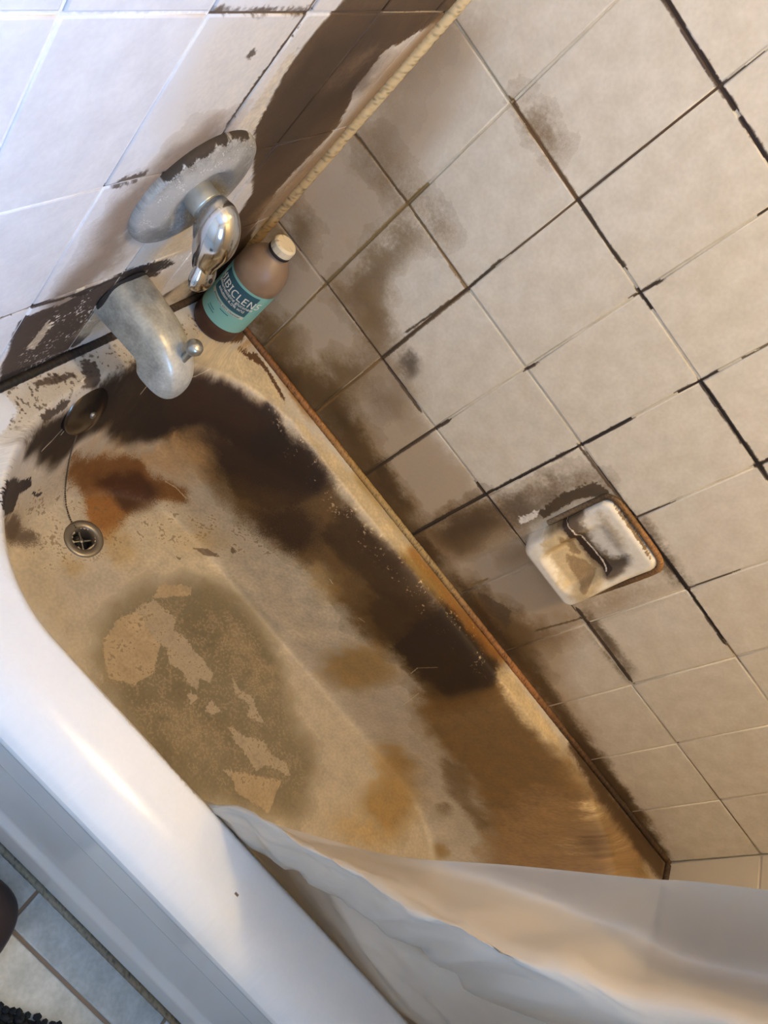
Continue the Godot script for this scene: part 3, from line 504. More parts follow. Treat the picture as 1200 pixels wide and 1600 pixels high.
func end_grout() -> Array:
	return [
		["cdbfa8", 93.6, 0.336, 1.25, 0.6, 0.04, 0.5, [494,603,376,629,-28.6,637,-13.5,587,-35.5,397,-8.3,180,-656,-541,115,-168,467,2.8,493,71,462,183,442,332,447,459]],
		["6e5a48", 57.6, 0.462, 1.25, 0.8, 0.08, 0.6, [470,357,450,400,413,466,359,485,336,424,404,368,386,246,421,161,468,151,473,228,451,279]],
		["49341f", 11, 0.9, 0.7, 0.95, 0.04, 0.6, [315,573,304,609,301,631,-28.6,637,5.8,598,105,551,102,499,49.6,417,73.4,297,47,199,-70.4,8.3,-53.8,-67.6,52.1,-29.5,185,63.2,103,104,156,305,283,444,311,526]],
		["e4e0dc", 1, 0.6, 0.6, 0.92, 0.25, 0.8, [702,605,496,606,496,610,702,610]],
		["5a4632", 1, 0.6, 0.6, 0.92, 0.25, 0.8, [499,606,350,605,350,610,499,610]],
		["b09c7c", 1, 0.6, 0.6, 0.92, 0.25, 0.8, [189,604,17,605,17,609,189,608]],
		["4a3a2c", 1, 0.6, 0.6, 0.92, 0.25, 0.8, [351,463,352,609,357,609,356,463], [352,606,354,628,359,628,357,606]],
		["8a7458", 1, 0.6, 0.6, 0.92, 0.25, 0.8, [201,406,190,608,194,608,205,406]],
		["4a3828", 1, 0.6, 0.6, 0.92, 0.25, 0.8, [500,405,454,406,454,411,501,410]],
		["2a1c12", 1, 0.6, 0.6, 0.92, 0.25, 0.8, [546,201,504,202,504,208,546,207], [508,202,446,191,445,197,507,208], [449,191,271,189,271,195,449,197]],
		["5a4630", 1, 0.6, 0.6, 0.92, 0.25, 0.8, [201,409,38.3,407,38.3,412,201,413]],
		["3a2818", 1, 0.6, 0.6, 0.92, 0.25, 0.8, [26.9,32.6,21.7,176,26.2,176,31.4,32.7]],
	]

func escutcheon_stains() -> Array:
	return [
		["4e4a42", 59.904, 0.42, 1.25, 0.7, 1.28, 0.7, [497,256,488,321,462,381,421,431,367,469,306,491,241,496,177,483,118,453,70.4,409,36,354,17.9,291,17.3,225,34.3,162,67.7,106,115,61,173,30.2,236,16.2,302,19.7,364,40.8,418,77.7,460,128,487,187,497,252,307,255,305,241,299,229,290,218,279,210,266,206,252,205,238,208,226,215,216,224,209,236,205,249,205,263,209,277,217,289,227,298,239,304,253,307,267,306,280,301,291,293,300,283,305,270,307,256]],
		["dcd9d0", 59.904, 0.42, 1.25, 0.7, 1.32, 0.6, [497,256,488,321,462,381,421,431,367,469,306,491,241,496,177,483,118,453,70.4,409,36,354,17.9,291,17.3,225,34.3,162,67.7,106,115,61,173,30.2,236,16.2,302,19.7,364,40.8,418,77.7,460,128,487,187,497,252,307,255,305,241,299,229,290,218,279,210,266,206,252,205,238,208,226,215,216,224,209,236,205,249,205,263,209,277,217,289,227,298,239,304,253,307,267,306,280,301,291,293,300,283,305,270,307,256]],
		["33291f", 11.52, 1.08, 0.5, 0.92, 0.18, 0.8, [479,360,471,374,463,388,454,402,444,414,433,426,421,438,409,448,396,458,382,467,368,475,354,482,338,488,323,492,307,496,291,499,275,501,259,502,243,501,227,500,211,498,195,494,179,489,164,484,173,463,186,468,200,472,215,475,229,477,244,478,259,479,273,478,288,476,302,474,317,470,331,466,344,460,358,454,371,447,383,439,395,430,406,421,416,410,426,400,435,388,444,376,451,363,458,350]],
		["c9c6bf", 53.248, 0.63, 1.25, 0.6, 0.27, 0.6, [492,181,484,288,411,373,312,427,204,443,127,359,295,371,371,282,377,170,398,118]],
		["6d6a62", 59.904, 0.588, 1.25, 0.6, 0.27, 0.7, [325,297,229,327,170,423,37.4,279,146,248], [429,144,353,177,240,60.6,333,62.7]],
	]

func dish_stains() -> Array:
	return [
		["b79f74", 48.984, 0.462, 1, 0.85, 0.225, 0.6, [28.9,134,-21.1,231,32.4,263,156,267,308,274,414,288,482,179,485,83.8,326,77.3,158,96.7]],
		["7c6240", 18.84, 0.84, 0.6, 0.7, 0.36, 0.7, [191,155,269,204,384,232,460,136,330,132], [25.7,212,132,225,250,215,207,183]],
		["4b3a28", 40.82, 0.42, 1, 0.9, 0.135, 0.7, [2.8,157,-39.3,249,-27.2,369,-5.3,382,47.2,328,225,301,338,329,371,432,432,366,460,281,399,260,289,241,140,239,20.9,244]],
		["2e1c0e", 9.42, 0.6, 0.4, 0.9, 0.09, 0.7, [-42.6,243,-5.2,281,138,277,270,295,402,312,423,276,292,246,133,243,27.8,248]],
		["e8dcc8", 4.71, 0.84, 0.4, 0.9, 0.09, 0.5, [-14.1,273,76,280,76.5,273,-13.6,267], [72.1,280,174,280,174,273,72.1,273], [169,280,256,289,257,282,170,273], [252,288,337,291,337,284,253,281], [333,292,402,281,401,275,332,285]],
		["8a7454", 40.82, 0.42, 1, 0.6, 0.18, 0.5, [16.8,432,136,436,301,434,305,399,139,401]],
		["5a4228", 9.42, 0.72, 0.5, 0.8, 0.27, 0.6, [-87.9,509,66.9,514,67.2,504,-87.6,500], [61.4,513,228,512,228,502,61.3,504], [223,512,436,504,436,495,223,503]],
	]

func chain_spots() -> Array:
	return [Vector2(0.0764, 0.3394), Vector2(0.0846, 0.3365), Vector2(0.0948, 0.3282), Vector2(0.1078, 0.3143), Vector2(0.1232, 0.3066), Vector2(0.1434, 0.3135), Vector2(0.1593, 0.3217), Vector2(0.1714, 0.3264), Vector2(0.1853, 0.3282)]


func paint_all() -> void:
	var jobs := [
		paint.bind("tub", 2048, 1280, [Color("d6d4cf"), Color("cdcbc6"), 0.16], tub_stains(), 11),
		paint.bind("wall", 1536, 1024, [Color("ddd2bf"), Color("cbbfa9"), 0.34], wall_stains(), 23),
		paint.bind("wall_grout", 1536, 1024, [Color("d9cdb8"), Color("c2b498"), 0.8], wall_grout(), 37),
		paint.bind("end", 1024, 1024, [Color("e3e0de"), Color("d3d0cf"), 0.34], end_stains(), 41),
		paint.bind("end_grout", 1024, 1024, [Color("ece9e6"), Color("d9d4cd"), 0.8], end_grout(), 53),
		paint.bind("escutcheon", 512, 512, [Color("b9b6ae"), Color("77746c"), 0.5], escutcheon_stains(), 61),
		paint.bind("dish", 512, 512, [Color("ece4d4"), Color("dfd5c2"), 0.25], dish_stains(), 71),
		paint.bind("scale", 256, 256, [Color("d6d5ce"), Color("a09e96"), 0.42], [], 83),
		paint.bind("floor", 512, 512, [Color("bcc4c6"), Color("9aa2a4"), 0.4], floor_stains(), 91),
	]
	var ids := []
	for j in jobs:
		ids.append(WorkerThreadPool.add_task(j))
	for i in ids:
		WorkerThreadPool.wait_for_task_completion(i)

func floor_stains() -> Array:
	return []

# ------------------------------------------------------------------ tub shape
func rrect(x: float, z: float, x0: float, x1: float, z0: float, z1: float, r: float) -> float:
	var qx := absf(x - (x0 + x1) / 2.0) - (x1 - x0) / 2.0 + r
	var qz := absf(z - (z0 + z1) / 2.0) - (z1 - z0) / 2.0 + r
	return Vector2(maxf(qx, 0.0), maxf(qz, 0.0)).length() + minf(maxf(qx, qz), 0.0) - r

func wall_fall(t: float) -> float:
	var a := 0.22
	var b := 0.4
	var k := 1.0 / (1.0 - (a + b) / 2.0)
	if t <= 0.0:
		return 0.0
	if t < a:
		return k * t * t / (2.0 * a)
	if t < 1.0 - b:
		return k * (t - a / 2.0)
	if t < 1.0:
		return 1.0 - k * (1.0 - t) * (1.0 - t) / (2.0 * b)
	return 1.0

func tub_y(x: float, z: float) -> float:
	var d := -rrect(x, z, 0.05, 1.43, 0.052, 0.65, 0.26)
	if d > 0.0:
		var e := rrect(x, z, 0.135, 1.22, 0.15, 0.56, 0.19)
		return -0.335 * wall_fall(1.0 if e <= 0.0 else d / (d + e))
	if z > 0.690:
		var q := minf(1.0, (z - 0.690) / 0.068)
		return -0.034 * (1.0 - sqrt(maxf(0.0, 1.0 - q * q)))
	return 0.0

func tub_point(x: float, z: float, up := 0.0) -> Vector3:
	return Vector3(x, tub_y(x, z) + up, z)

func tub_normal(x: float, z: float) -> Vector3:
	var e := 0.002
	return Vector3(tub_y(x - e, z) - tub_y(x + e, z), 2.0 * e, tub_y(x, z - e) - tub_y(x, z + e)).normalized()

const DRAIN := Vector3(0.209, -0.335, 0.329)

func build_tub() -> void:
	var t := thing("bathtub", "white built-in bathtub, its inside caked with brown and black grime", "bathtub")
	var b := MB.new()
	var nx := 330
	var nz := 170
	for j in nz + 1:
		for i in nx + 1:
			b.pt(tub_point(RIM_LEN * i / nx, RIM_W * j / nz))
	# texture coordinates follow the surface, so that the grime is not stretched on the steep sides
	var w1 := nx + 1
	for j in nz + 1:
		var s := 0.02
		for i in w1:
			if i > 0:
				var d := b.v[j * w1 + i] - b.v[j * w1 + i - 1]
				s += Vector2(d.x, d.y * (0.5 if RIM_LEN * i / nx < 0.35 else 0.0)).length()
			b.uv[j * w1 + i].x = s / 2.048
	for i in w1:
		var s := 0.64
		for j in range(80, nz + 1):
			if j > 80:
				s += b.v[j * w1 + i].distance_to(b.v[(j - 1) * w1 + i])
			b.uv[j * w1 + i].y = s / 1.28
		s = 0.64
		for j in range(79, -1, -1):
			s -= b.v[j * w1 + i].distance_to(b.v[(j + 1) * w1 + i])
			b.uv[j * w1 + i].y = s / 1.28
	for j in nz:
		for i in nx:
			var x := RIM_LEN * (i + 0.5) / nx
			var z := RIM_W * (j + 0.5) / nz
			if Vector2(x - DRAIN.x, z - DRAIN.z).length() < 0.021:
				continue
			var k := j * (nx + 1) + i
			b.quad(k, k + nx + 1, k + nx + 2, k + 1)
	put("basin", b.commit(), painted("tub"), t)
	# front apron with a rolled lip and a recessed panel
	var prof := [Vector2(0.757, tub_y(0.7, 0.757)), Vector2(0.7585, -0.034), Vector2(0.7585, -0.040), Vector2(0.755, -0.047), Vector2(0.748, -0.053), Vector2(0.742, -0.057), Vector2(0.742, -0.066), Vector2(0.742, -0.144), Vector2(0.7415, -0.149), Vector2(0.738, -0.155), Vector2(0.7365, -0.160), Vector2(0.7365, -0.290), Vector2(0.738, -0.298), Vector2(0.745, -0.306), Vector2(0.748, -0.313), Vector2(0.748, -0.362), Vector2(0.746, -0.370), Vector2(0.740, -0.376), Vector2(0.740, -0.400)]
	b = MB.new()
	var prev := -1
	for q in prof:
		var at := b.v.size()
		for i in 31:
			b.pt(Vector3(RIM_LEN * i / 30.0, q.y, q.x))
		if prev >= 0:
			for i in 30:
				b.quad(prev + i, at + i, at + i + 1, prev + i + 1)
		prev = at
	put("apron", b.commit(), mat(Color("d2cfca"), 0.14), t)
	# plug hole
	var chrome := mat(Color("8f8a80"), 0.3, 0.85)
	var d := Node3D.new()
	b = MB.new()
	lathe(b, [Vector2(0.0365, 0.0), Vector2(0.036, 0.0022), Vector2(0.032, 0.0036), Vector2(0.026, 0.0032), Vector2(0.0225, 0.0015), Vector2(0.0195, -0.003), Vector2(0.0185, -0.008), Vector2(0.018, -0.03)], Transform3D(Basis(), DRAIN), 48, false)
	var flange := put("drain_flange", b.commit(), mat(Color("8a8173"), 0.35, 0.7), t)
	flange.set_meta("label", "tarnished metal plug hole flange")
	b = MB.new()
	for k in 2:
		var a := 0.5 + k * PI / 2.0
		var dir := Vector3(cos(a), 0, sin(a)) * 0.018
		tube(b, [DRAIN + Vector3(0, -0.014, 0) - dir, DRAIN + Vector3(0, -0.0125, 0), DRAIN + Vector3(0, -0.014, 0) + dir], [0.0022], 10, Vector3.UP)
	lathe(b, [Vector2(0.0, -0.0155), Vector2(0.005, -0.0155), Vector2(0.005, -0.0115), Vector2(0.003, -0.010), Vector2(0.0, -0.0098)], Transform3D(Basis(), DRAIN), 16)
	put("drain_grid", b.commit(), chrome, flange)
	b = MB.new()
	lathe(b, [Vector2(0.0, -0.031), Vector2(0.0184, -0.031), Vector2(0.0186, -0.02), Vector2(0.0190, -0.006)], Transform3D(Basis(), DRAIN + Vector3(0, -0.001, 0)), 32, false)
	put("drain_well", b.commit(), mat(Color("1a1410"), 0.5), flange)
	# overflow cover on the tap end and its ball chain
	var op := tub_point(0.069, 0.347)
	var on := tub_normal(0.069, 0.347)
	var ob := Basis(Quaternion(Vector3.UP, (on + Vector3(0, 0.25, 0)).normalized()))
	b = MB.new()
	lathe(b, [Vector2(0.045, -0.004), Vector2(0.045, 0.003), Vector2(0.043, 0.007), Vector2(0.038, 0.0085), Vector2(0.029, 0.013), Vector2(0.015, 0.016), Vector2(0.0, 0.017)], Transform3D(ob, op), 40)
	var ov := put("overflow_cover", b.commit(), mat(Color("5b544c"), 0.22, 0.9), t)
	ov.set_meta("label", "dark tarnished metal overflow cover")
	b = MB.new()
	lathe(b, [Vector2(0.006, 0.015), Vector2(0.0055, 0.019), Vector2(0.003, 0.0205), Vector2(0.0, 0.021)], Transform3D(ob, op), 16)
	put("screw", b.commit(), chrome, ov)
	var cp := []
	for q in chain_spots():
		cp.append(tub_point(q.x, q.y, 0.003))
	var way := smooth_path(cp, 14)
	b = MB.new()
	var last: Vector3 = way[0] + Vector3.ONE
	for q in way:
		if last.distance_to(q) >= 0.0036:
			last = q
			lathe(b, [Vector2(0, -0.0017), Vector2(0.0012, -0.0012), Vector2(0.0017, 0), Vector2(0.0012, 0.0012), Vector2(0, 0.0017)], Transform3D(Basis(), q), 7)
	tube(b, way, [0.0006], 5, Vector3(0.3, 1, 0.2))
	put("chain", b.commit(), mat(Color("6f6252"), 0.4, 0.7), t)

# ------------------------------------------------------------------ tiled walls and floor
# one tile: bevelled front face and sides. o + u*s + v*t is the wall plane, n points out of it
func tile_mesh(o: Vector3, u: Vector3, v: Vector3, n: Vector3, s0: float, s1: float, t0: float, t1: float, span: Vector2, thick := 0.007, gap := 0.0016, tilt := Vector2.ZERO) -> ArrayMesh:
	var b := MB.new()
	var bev := 0.0016
	var rings := [[gap, -thick], [gap, -bev], [gap + 0.0006, -bev * 0.35], [gap + bev * 1.3, 0.0]]
	var mid := Vector2((s0 + s1) / 2.0, (t0 + t1) / 2.0)
	for r in rings:
		for c in [[s0 + r[0], t0 + r[0]], [s1 - r[0], t0 + r[0]], [s1 - r[0], t1 - r[0]], [s0 + r[0], t1 - r[0]]]:
			var lift: float = (c[0] - mid.x) * tilt.x + (c[1] - mid.y) * tilt.y
			b.pt(o + u * c[0] + v * c[1] + n * (r[1] + lift), Vector2(c[0] / span.x, c[1] / span.y))
	for k in 3:
		for i in 4:
			var j := (i + 1) % 4
			b.quad(k * 4 + i, k * 4 + j, k * 4 + 4 + j, k * 4 + 4 + i)
	var f := b.v.size()
	for i in 4:
		b.pt(b.v[12 + i], b.uv[12 + i])
	b.quad(f, f + 1, f + 2, f + 3)
	if u.cross(v).dot(n) < 0.0:
		for i in range(0, b.idx.size(), 3):
			var k := b.idx[i + 1]
			b.idx[i + 1] = b.idx[i + 2]
			b.idx[i + 2] = k
	return b.commit()

func tiled(parent: Node3D, o: Vector3, u: Vector3, v: Vector3, n: Vector3, ss: Array, ts: Array, span: Vector2, tm: Material, rng: RandomNumberGenerator, gap := 0.0016) -> void:
	for i in ss.size() - 1:
		for j in ts.size() - 1:
			var tilt := Vector2(rng.randf_range(-1, 1), rng.randf_range(-1, 1)) * 0.004
			put("tile", tile_mesh(o, u, v, n, ss[i], ss[i + 1], ts[j], ts[j + 1], span, 0.007, gap, tilt), tm, parent)

func sheet(o: Vector3, u: Vector3, v: Vector3, n: Vector3, size: Vector2, span: Vector2) -> ArrayMesh:
	var b := MB.new()
	var q := [Vector2.ZERO, Vector2(size.x, 0), size, Vector2(0, size.y)]
	for c in q:
		b.pt(o + u * c.x + v * c.y, Vector2(c.x / span.x, c.y / span.y))
	b.quad(0, 1, 2, 3)
	if u.cross(v).dot(n) < 0.0:
		b.idx = PackedInt32Array([0, 1, 2, 0, 2, 3])
	return b.commit()

func slab(lo: Vector3, hi: Vector3) -> ArrayMesh:
	var b := MB.new()
	cbox(b, (lo + hi) / 2.0, hi - lo, 0.001)
	return b.commit()

func steps(first: float, off: float, every: float, last: float) -> Array:
	var out := [first]
	var p := off
	while p < last - 0.004:
		if p > first + 0.004:
			out.append(p)
		p += every
	out.append(last)
	return out

func build_room() -> void:
	var rng := RandomNumberGenerator.new()
	rng.seed = 5
	var plaster := mat(Color("d9d2c6"), 0.8)
	var rows := steps(0.0, 0.0, ROW, ROW * 8.0)
	var back := struct("wall_back", "long wall of cream tiles behind the tub, brown mould along its grout", "wall")
	put("plaster", slab(Vector3(-0.1, FLOOR_Y - 0.1, -0.15), Vector3(RIM_LEN + 0.1, CEIL_Y + 0.1, -0.0085)), plaster, back)
	put("grout_bed", sheet(Vector3(0, 0, -0.0018), Vector3.RIGHT, Vector3.UP, Vector3.BACK, Vector2(RIM_LEN, ROW * 8.0), Vector2(1.536, 1.024)), painted("wall_grout"), back)
	tiled(back, Vector3.ZERO, Vector3.RIGHT, Vector3.UP, Vector3.BACK, steps(0.0, COL_OFF, COL, RIM_LEN), rows, Vector2(1.536, 1.024), painted("wall"), rng)
	var tap := struct("wall_left", "tap-end wall of pale tiles with brown soot-like grime near the corner", "wall")
	put("plaster", slab(Vector3(-0.15, FLOOR_Y - 0.1, -0.1), Vector3(-0.0085, CEIL_Y + 0.1, ROOM_Z + 0.1)), plaster, tap)
	put("grout_bed", sheet(Vector3(-0.0018, 0, 0), Vector3.BACK, Vector3.UP, Vector3.RIGHT, Vector2(1.18, ROW * 8.0), Vector2(1.024, 1.024)), painted("end_grout"), tap)
	tiled(tap, Vector3.ZERO, Vector3.BACK, Vector3.UP, Vector3.RIGHT, steps(0.0, END_OFF, END_COL, END_OFF + END_COL * 7.0), rows, Vector2(1.024, 1.024), painted("end"), rng)
	var far := struct("wall_right", "far end wall of plain beige tiles past the shower curtain", "wall")
	var wz0 := WIN_Z - 0.40
	var wz1 := WIN_Z + 0.40
	var wy0 := WIN_Y - 0.38
	var wy1 := WIN_Y + 0.38
	for r in [[FLOOR_Y - 0.1, wy0, -0.1, ROOM_Z + 0.1], [wy1, CEIL_Y + 0.1, -0.1, ROOM_Z + 0.1], [wy0, wy1, -0.1, wz0], [wy0, wy1, wz1, ROOM_Z + 0.1]]:
		put("plaster", slab(Vector3(RIM_LEN + 0.0085, r[0], r[2]), Vector3(RIM_LEN + 0.15, r[1], r[3])), plaster, far)
	put("grout_bed", sheet(Vector3(RIM_LEN + 0.0018, 0, 0), Vector3.BACK, Vector3.UP, Vector3.LEFT, Vector2(1.06, ROW * 8.0), Vector2.ONE), mat(Color("d2c6b0"), 0.8), far)
	tiled(far, Vector3(RIM_LEN, 0, 0), Vector3.BACK, Vector3.UP, Vector3.LEFT, steps(0.0, COL, COL, COL * 7.0), rows, Vector2.ONE, mat(Color("cfc3ad"), 0.34), rng)
	var front := struct("wall_front", "plain painted wall behind the camera", "wall")
	put("plaster", slab(Vector3(-0.1, FLOOR_Y - 0.1, ROOM_Z), Vector3(RIM_LEN + 0.1, CEIL_Y + 0.1, ROOM_Z + 0.15)), plaster, front)
	var wn := struct("window_1", "white framed window in the far end wall, outside the picture", "window")
	var b := MB.new()
	for r in [[Vector3(0, wy0, wz0), Vector3(0, wy0 + 0.05, wz1)], [Vector3(0, wy1 - 0.05, wz0), Vector3(0, wy1, wz1)], [Vector3(0, wy0, wz0), Vector3(0, wy1, wz0 + 0.05)], [Vector3(0, wy0, wz1 - 0.05), Vector3(0, wy1, wz1)]]:
		cbox(b, (r[0] + r[1]) / 2.0 + Vector3(RIM_LEN + 0.07, 0, 0), r[1] - r[0] + Vector3(0.05, 0, 0))
	put("window_frame", b.commit(), mat(Color("eeeeee"), 0.4), wn)
	var ceil := struct("ceiling", "plain white ceiling of the bathroom", "ceiling")
	put("slab", slab(Vector3(-0.1, CEIL_Y, -0.1), Vector3(RIM_LEN + 0.1, CEIL_Y + 0.1, ROOM_Z + 0.1)), mat(Color("e6e2da"), 0.9), ceil)
	# floor of pale square tiles with grey-brown joints
	var fl := struct("floor", "pale blue-grey square floor tiles with brown joints beside the tub", "floor")
	put("screed", slab(Vector3(-0.1, FLOOR_Y - 0.12, -0.1), Vector3(RIM_LEN + 0.1, FLOOR_Y - 0.003, ROOM_Z + 0.1)), mat(Color("857668"), 0.9), fl)
	tiled(fl, Vector3(0, FLOOR_Y, 0), Vector3.RIGHT, Vector3.BACK, Vector3.UP, steps(0.0, 0.0, 0.3, RIM_LEN), steps(0.507, 0.507, 0.3, ROOM_Z), Vector2(0.6, 0.6), floor_mat(), rng, 0.003)

func floor_mat() -> StandardMaterial3D:
	var m := painted("floor")
	m.texture_repeat = true
	return m

func bead_mesh(path: Array, r: Array, cols: Array, seed_: int) -> ArrayMesh:
	var b := MB.new()
	var n := FastNoiseLite.new()
	n.seed = seed_
	n.frequency = 40.0
	var way := smooth_path(path, 60)
	var rr := []
	for i in way.size():
		rr.append(r[0] * (1.0 + 0.12 * n.get_noise_1d(i * 0.011)))
	tube(b, way, rr, 10, Vector3(0.37, 0.45, 0.61))
	for i in b.v.size():
		var k := clampf(float(i / 10) / way.size(), 0.0, 1.0) * (cols.size() - 1)
		var c: Color = cols[int(k)].lerp(cols[mini(int(k) + 1, cols.size() - 1)], k - int(k))
		var s := n.get_noise_3dv(b.v[i] * 6.0)
		c = c.darkened(clampf(s * 1.1 - 0.12, 0.0, 0.55)) if s > 0.0 else c.lightened(clampf(-s * 0.2, 0.0, 0.15))
		b.col[i] = c.srgb_to_linear()
	return b.commit()

func build_beads() -> void:
	var m := mat(Color.WHITE, 0.6)
	m.vertex_color_use_as_albedo = true
	var up := []
	for i in 9:
		up.append(Vector3(0.0035, 0.004 + i * 0.2, 0.0035))
	var t := struct("trim_1", "yellowed sealant bead in the corner between the two tiled walls", "sealant")
	put("bead", bead_mesh(up, [0.0085], [Color("7c5a34"), Color("b99a68"), Color("d3b886"), Color("d8c091"), Color("d2b684"), Color("cfb685"), Color("d6c7a8"), Color("d6c7a8")], 3), m, t)
	var along := []
	for i in 11:
		along.append(Vector3(0.03 + i * 0.147, 0.004, 0.003))
	t = struct("trim_2", "rust-stained sealant bead where the tub meets the long wall", "sealant")
	put("bead", bead_mesh(along, [0.0068], [Color("5a3a1c"), Color("7a4c22"), Color("94622e"), Color("9c7a42"), Color("a58c5c"), Color("9a7e50"), Color("8a5c32"), Color("a06a3c"), Color("5a3c1e"), Color("3c2614"), Color("33210f"), Color("4a3018")], 4), m, t)
	var down := []
	for i in 6:
		down.append(Vector3(0.004, 0.003, 0.02 + i * 0.146))
	t = struct("trim_3", "blackened sealant bead where the tub meets the tap wall", "sealant")
	put("bead", bead_mesh(down, [0.0072], [Color("4a3826"), Color("3a2a1c"), Color("20160f"), Color("15100c"), Color("1c1612"), Color("5a5048")], 6), m, t)
	var across := []
	for i in 6:
		across.append(Vector3(RIM_LEN - 0.003, 0.003, 0.01 + i * 0.146))
	t = struct("trim_4", "brown sealant bead at the far end of the tub", "sealant")
	put("bead", bead_mesh(across, [0.007], [Color("3a2716"), Color("5a4028"), Color("a08a68"), Color("c8b898"), Color("cfc4ac"), Color("cfc4ac")], 7), m, t)
	t = struct("trim_5", "grey sealant line between the tub front and the floor tiles", "sealant")
	var foot := []
	for i in 8:
		foot.append(Vector3(0.005 + i * 0.213, FLOOR_Y + 0.001, 0.744))
	put("bead", bead_mesh(foot, [0.006], [Color("a6aaa4"), Color("9aa098"), Color("8a8c80"), Color("7a705e"), Color("8a7658"), Color("7a6248"), Color("6a543c")], 8), m, t)

# ------------------------------------------------------------------ taps
func scale_mat(rough: float, metal: float, c := Color.WHITE) -> StandardMaterial3D:
	var m := mat(c, rough, metal)
	m.albedo_texture = ImageTexture.create_from_image(pics["scale"][0])
	m.uv1_triplanar = true
	m.uv1_scale = Vector3.ONE * 6.0
	return m

func build_taps() -> void:
	var ec := Vector3(0.0, 0.363, 0.334)
	var t := thing("shower_valve", "round scaly grey wall plate with a chrome lever handle, above the spout", "tap", ec)
	var b := MB.new()
	var turn := Transform3D(Basis(Vector3.FORWARD, PI / 2.0))
	lathe(b, [Vector2(0.091, 0.0), Vector2(0.091, 0.004), Vector2(0.089, 0.008), Vector2(0.085, 0.0105), Vector2(0.078, 0.0125), Vector2(0.064, 0.0165), Vector2(0.052, 0.0175), Vector2(0.045, 0.0165), Vector2(0.040, 0.0125), Vector2(0.035, 0.0095), Vector2(0.028, 0.0085), Vector2(0.0, 0.0085)], turn, 64)
	for i in b.v.size():
		b.uv[i] = Vector2(0.5 + b.v[i].z / 0.2, 0.5 + b.v[i].y / 0.2)
	var em := painted("escutcheon")
	em.metallic = 0.3
	put("wall_plate", b.commit(), em, t)
	b = MB.new()
	lathe(b, [Vector2(0.0205, 0.006), Vector2(0.0205, 0.026), Vector2(0.019, 0.0275), Vector2(0.0185, 0.0275), Vector2(0.0185, 0.042)], turn, 36)
	put("stem", b.commit(), mat(Color("b9b9b0"), 0.35, 0.75), t)
	b = MB.new()
	var way := smooth_path([Vector3(0.030, 0.002, 0), Vector3(0.036, 0.002, 0), Vector3(0.045, -0.001, 0), Vector3(0.053, -0.011, 0), Vector3(0.059, -0.025, 0), Vector3(0.062, -0.040, 0), Vector3(0.065, -0.053, 0), Vector3(0.069, -0.063, 0)], 6)
	var rad := smooth_path([0.0195, 0.0235, 0.0268, 0.0278, 0.0262, 0.0222, 0.0175, 0.0145], 6)
	tube(b, way, rad, 32)
	var chrome := mat(Color("c9c9c8"), 0.13, 1.0)
	var h := put("handle", b.commit(), chrome, t)
	b = MB.new()
	way = smooth_path([Vector3(0.062, -0.050, 0), Vector3(0.069, -0.061, 0), Vector3(0.074, -0.073, 0), Vector3(0.078, -0.085, 0), Vector3(0.080, -0.092, 0)], 6)
	rad = smooth_path([0.0130, 0.0185, 0.0225, 0.0195, 0.007], 6)
	tube(b, way, rad, 28, Vector3.BACK, 0.55)
	var lv := put("lever", b.commit(), chrome, h)
	b = MB.new()
	lathe(b, [Vector2(0.0036, -0.001), Vector2(0.0036, 0.0012), Vector2(0.0028, 0.0016), Vector2(0.0, 0.0008)], Transform3D(Basis(Vector3.FORWARD, 1.05), Vector3(0.0845, -0.068, 0)), 14)
	put("screw", b.commit(), mat(Color("2a2622"), 0.5, 0.6), h)
	# tub spout
	var s := thing("tub_spout", "limescaled grey tub spout with a diverter knob, under the lever valve", "tap", Vector3(0.0, 0.0, 0.322))
	b = MB.new()
	var loops := []
	var side := [[0.0, 0.184, 0.116, 0.0365], [0.004, 0.185, 0.116, 0.037], [0.03, 0.184, 0.1165, 0.0362], [0.06, 0.181, 0.117, 0.0350], [0.08, 0.178, 0.116, 0.0338], [0.088, 0.176, 0.110, 0.0332], [0.094, 0.174, 0.100, 0.0326], [0.102, 0.171, 0.0955, 0.0318], [0.114, 0.165, 0.094, 0.0305], [0.126, 0.157, 0.0935, 0.0288], [0.136, 0.147, 0.094, 0.026], [0.144, 0.135, 0.0955, 0.0215], [0.149, 0.122, 0.098, 0.015], [0.151, 0.111, 0.101, 0.007]]
	for q in smooth_path(side.map(func(a): return Vector4(a[0], a[1], a[2], a[3])), 4):
		var loop := []
		var top: float = q.y
		var low: float = q.z
		var hw: float = q.w
		var rr := minf(hw, (top - low) * 0.55)
		# arch over straight sides
		for k in 17:
			var a := PI * k / 16.0
			var sa := pow(sin(a), 0.72)
			loop.append(Vector3(q.x, top - rr * 0.85 + rr * 0.85 * sa, -hw * signf(cos(a)) * pow(absf(cos(a)), 0.8)))
		loop.append(Vector3(q.x, low + 0.003, hw))
		loop.append(Vector3(q.x, low, hw - 0.004))
		loop.append(Vector3(q.x, low, -hw + 0.004))
		loop.append(Vector3(q.x, low + 0.003, -hw))
		loops.append(loop)
	loft(b, loops)
	var lime := FastNoiseLite.new()
	lime.seed = 21
	lime.frequency = 60.0
	for i in b.v.size():
		var k := clampf(smoothstep(0.085, 0.13, b.v[i].x) + 0.6 * lime.get_noise_3dv(b.v[i]), 0.0, 1.0)
		b.col[i] = Color(0.86, 0.84, 0.79).lerp(Color(1, 0.99, 0.96), k).srgb_to_linear()
	var sm := scale_mat(0.36, 0.22)
	sm.vertex_color_use_as_albedo = true
	put("spout_body", b.commit(), sm, s)
	b = MB.new()
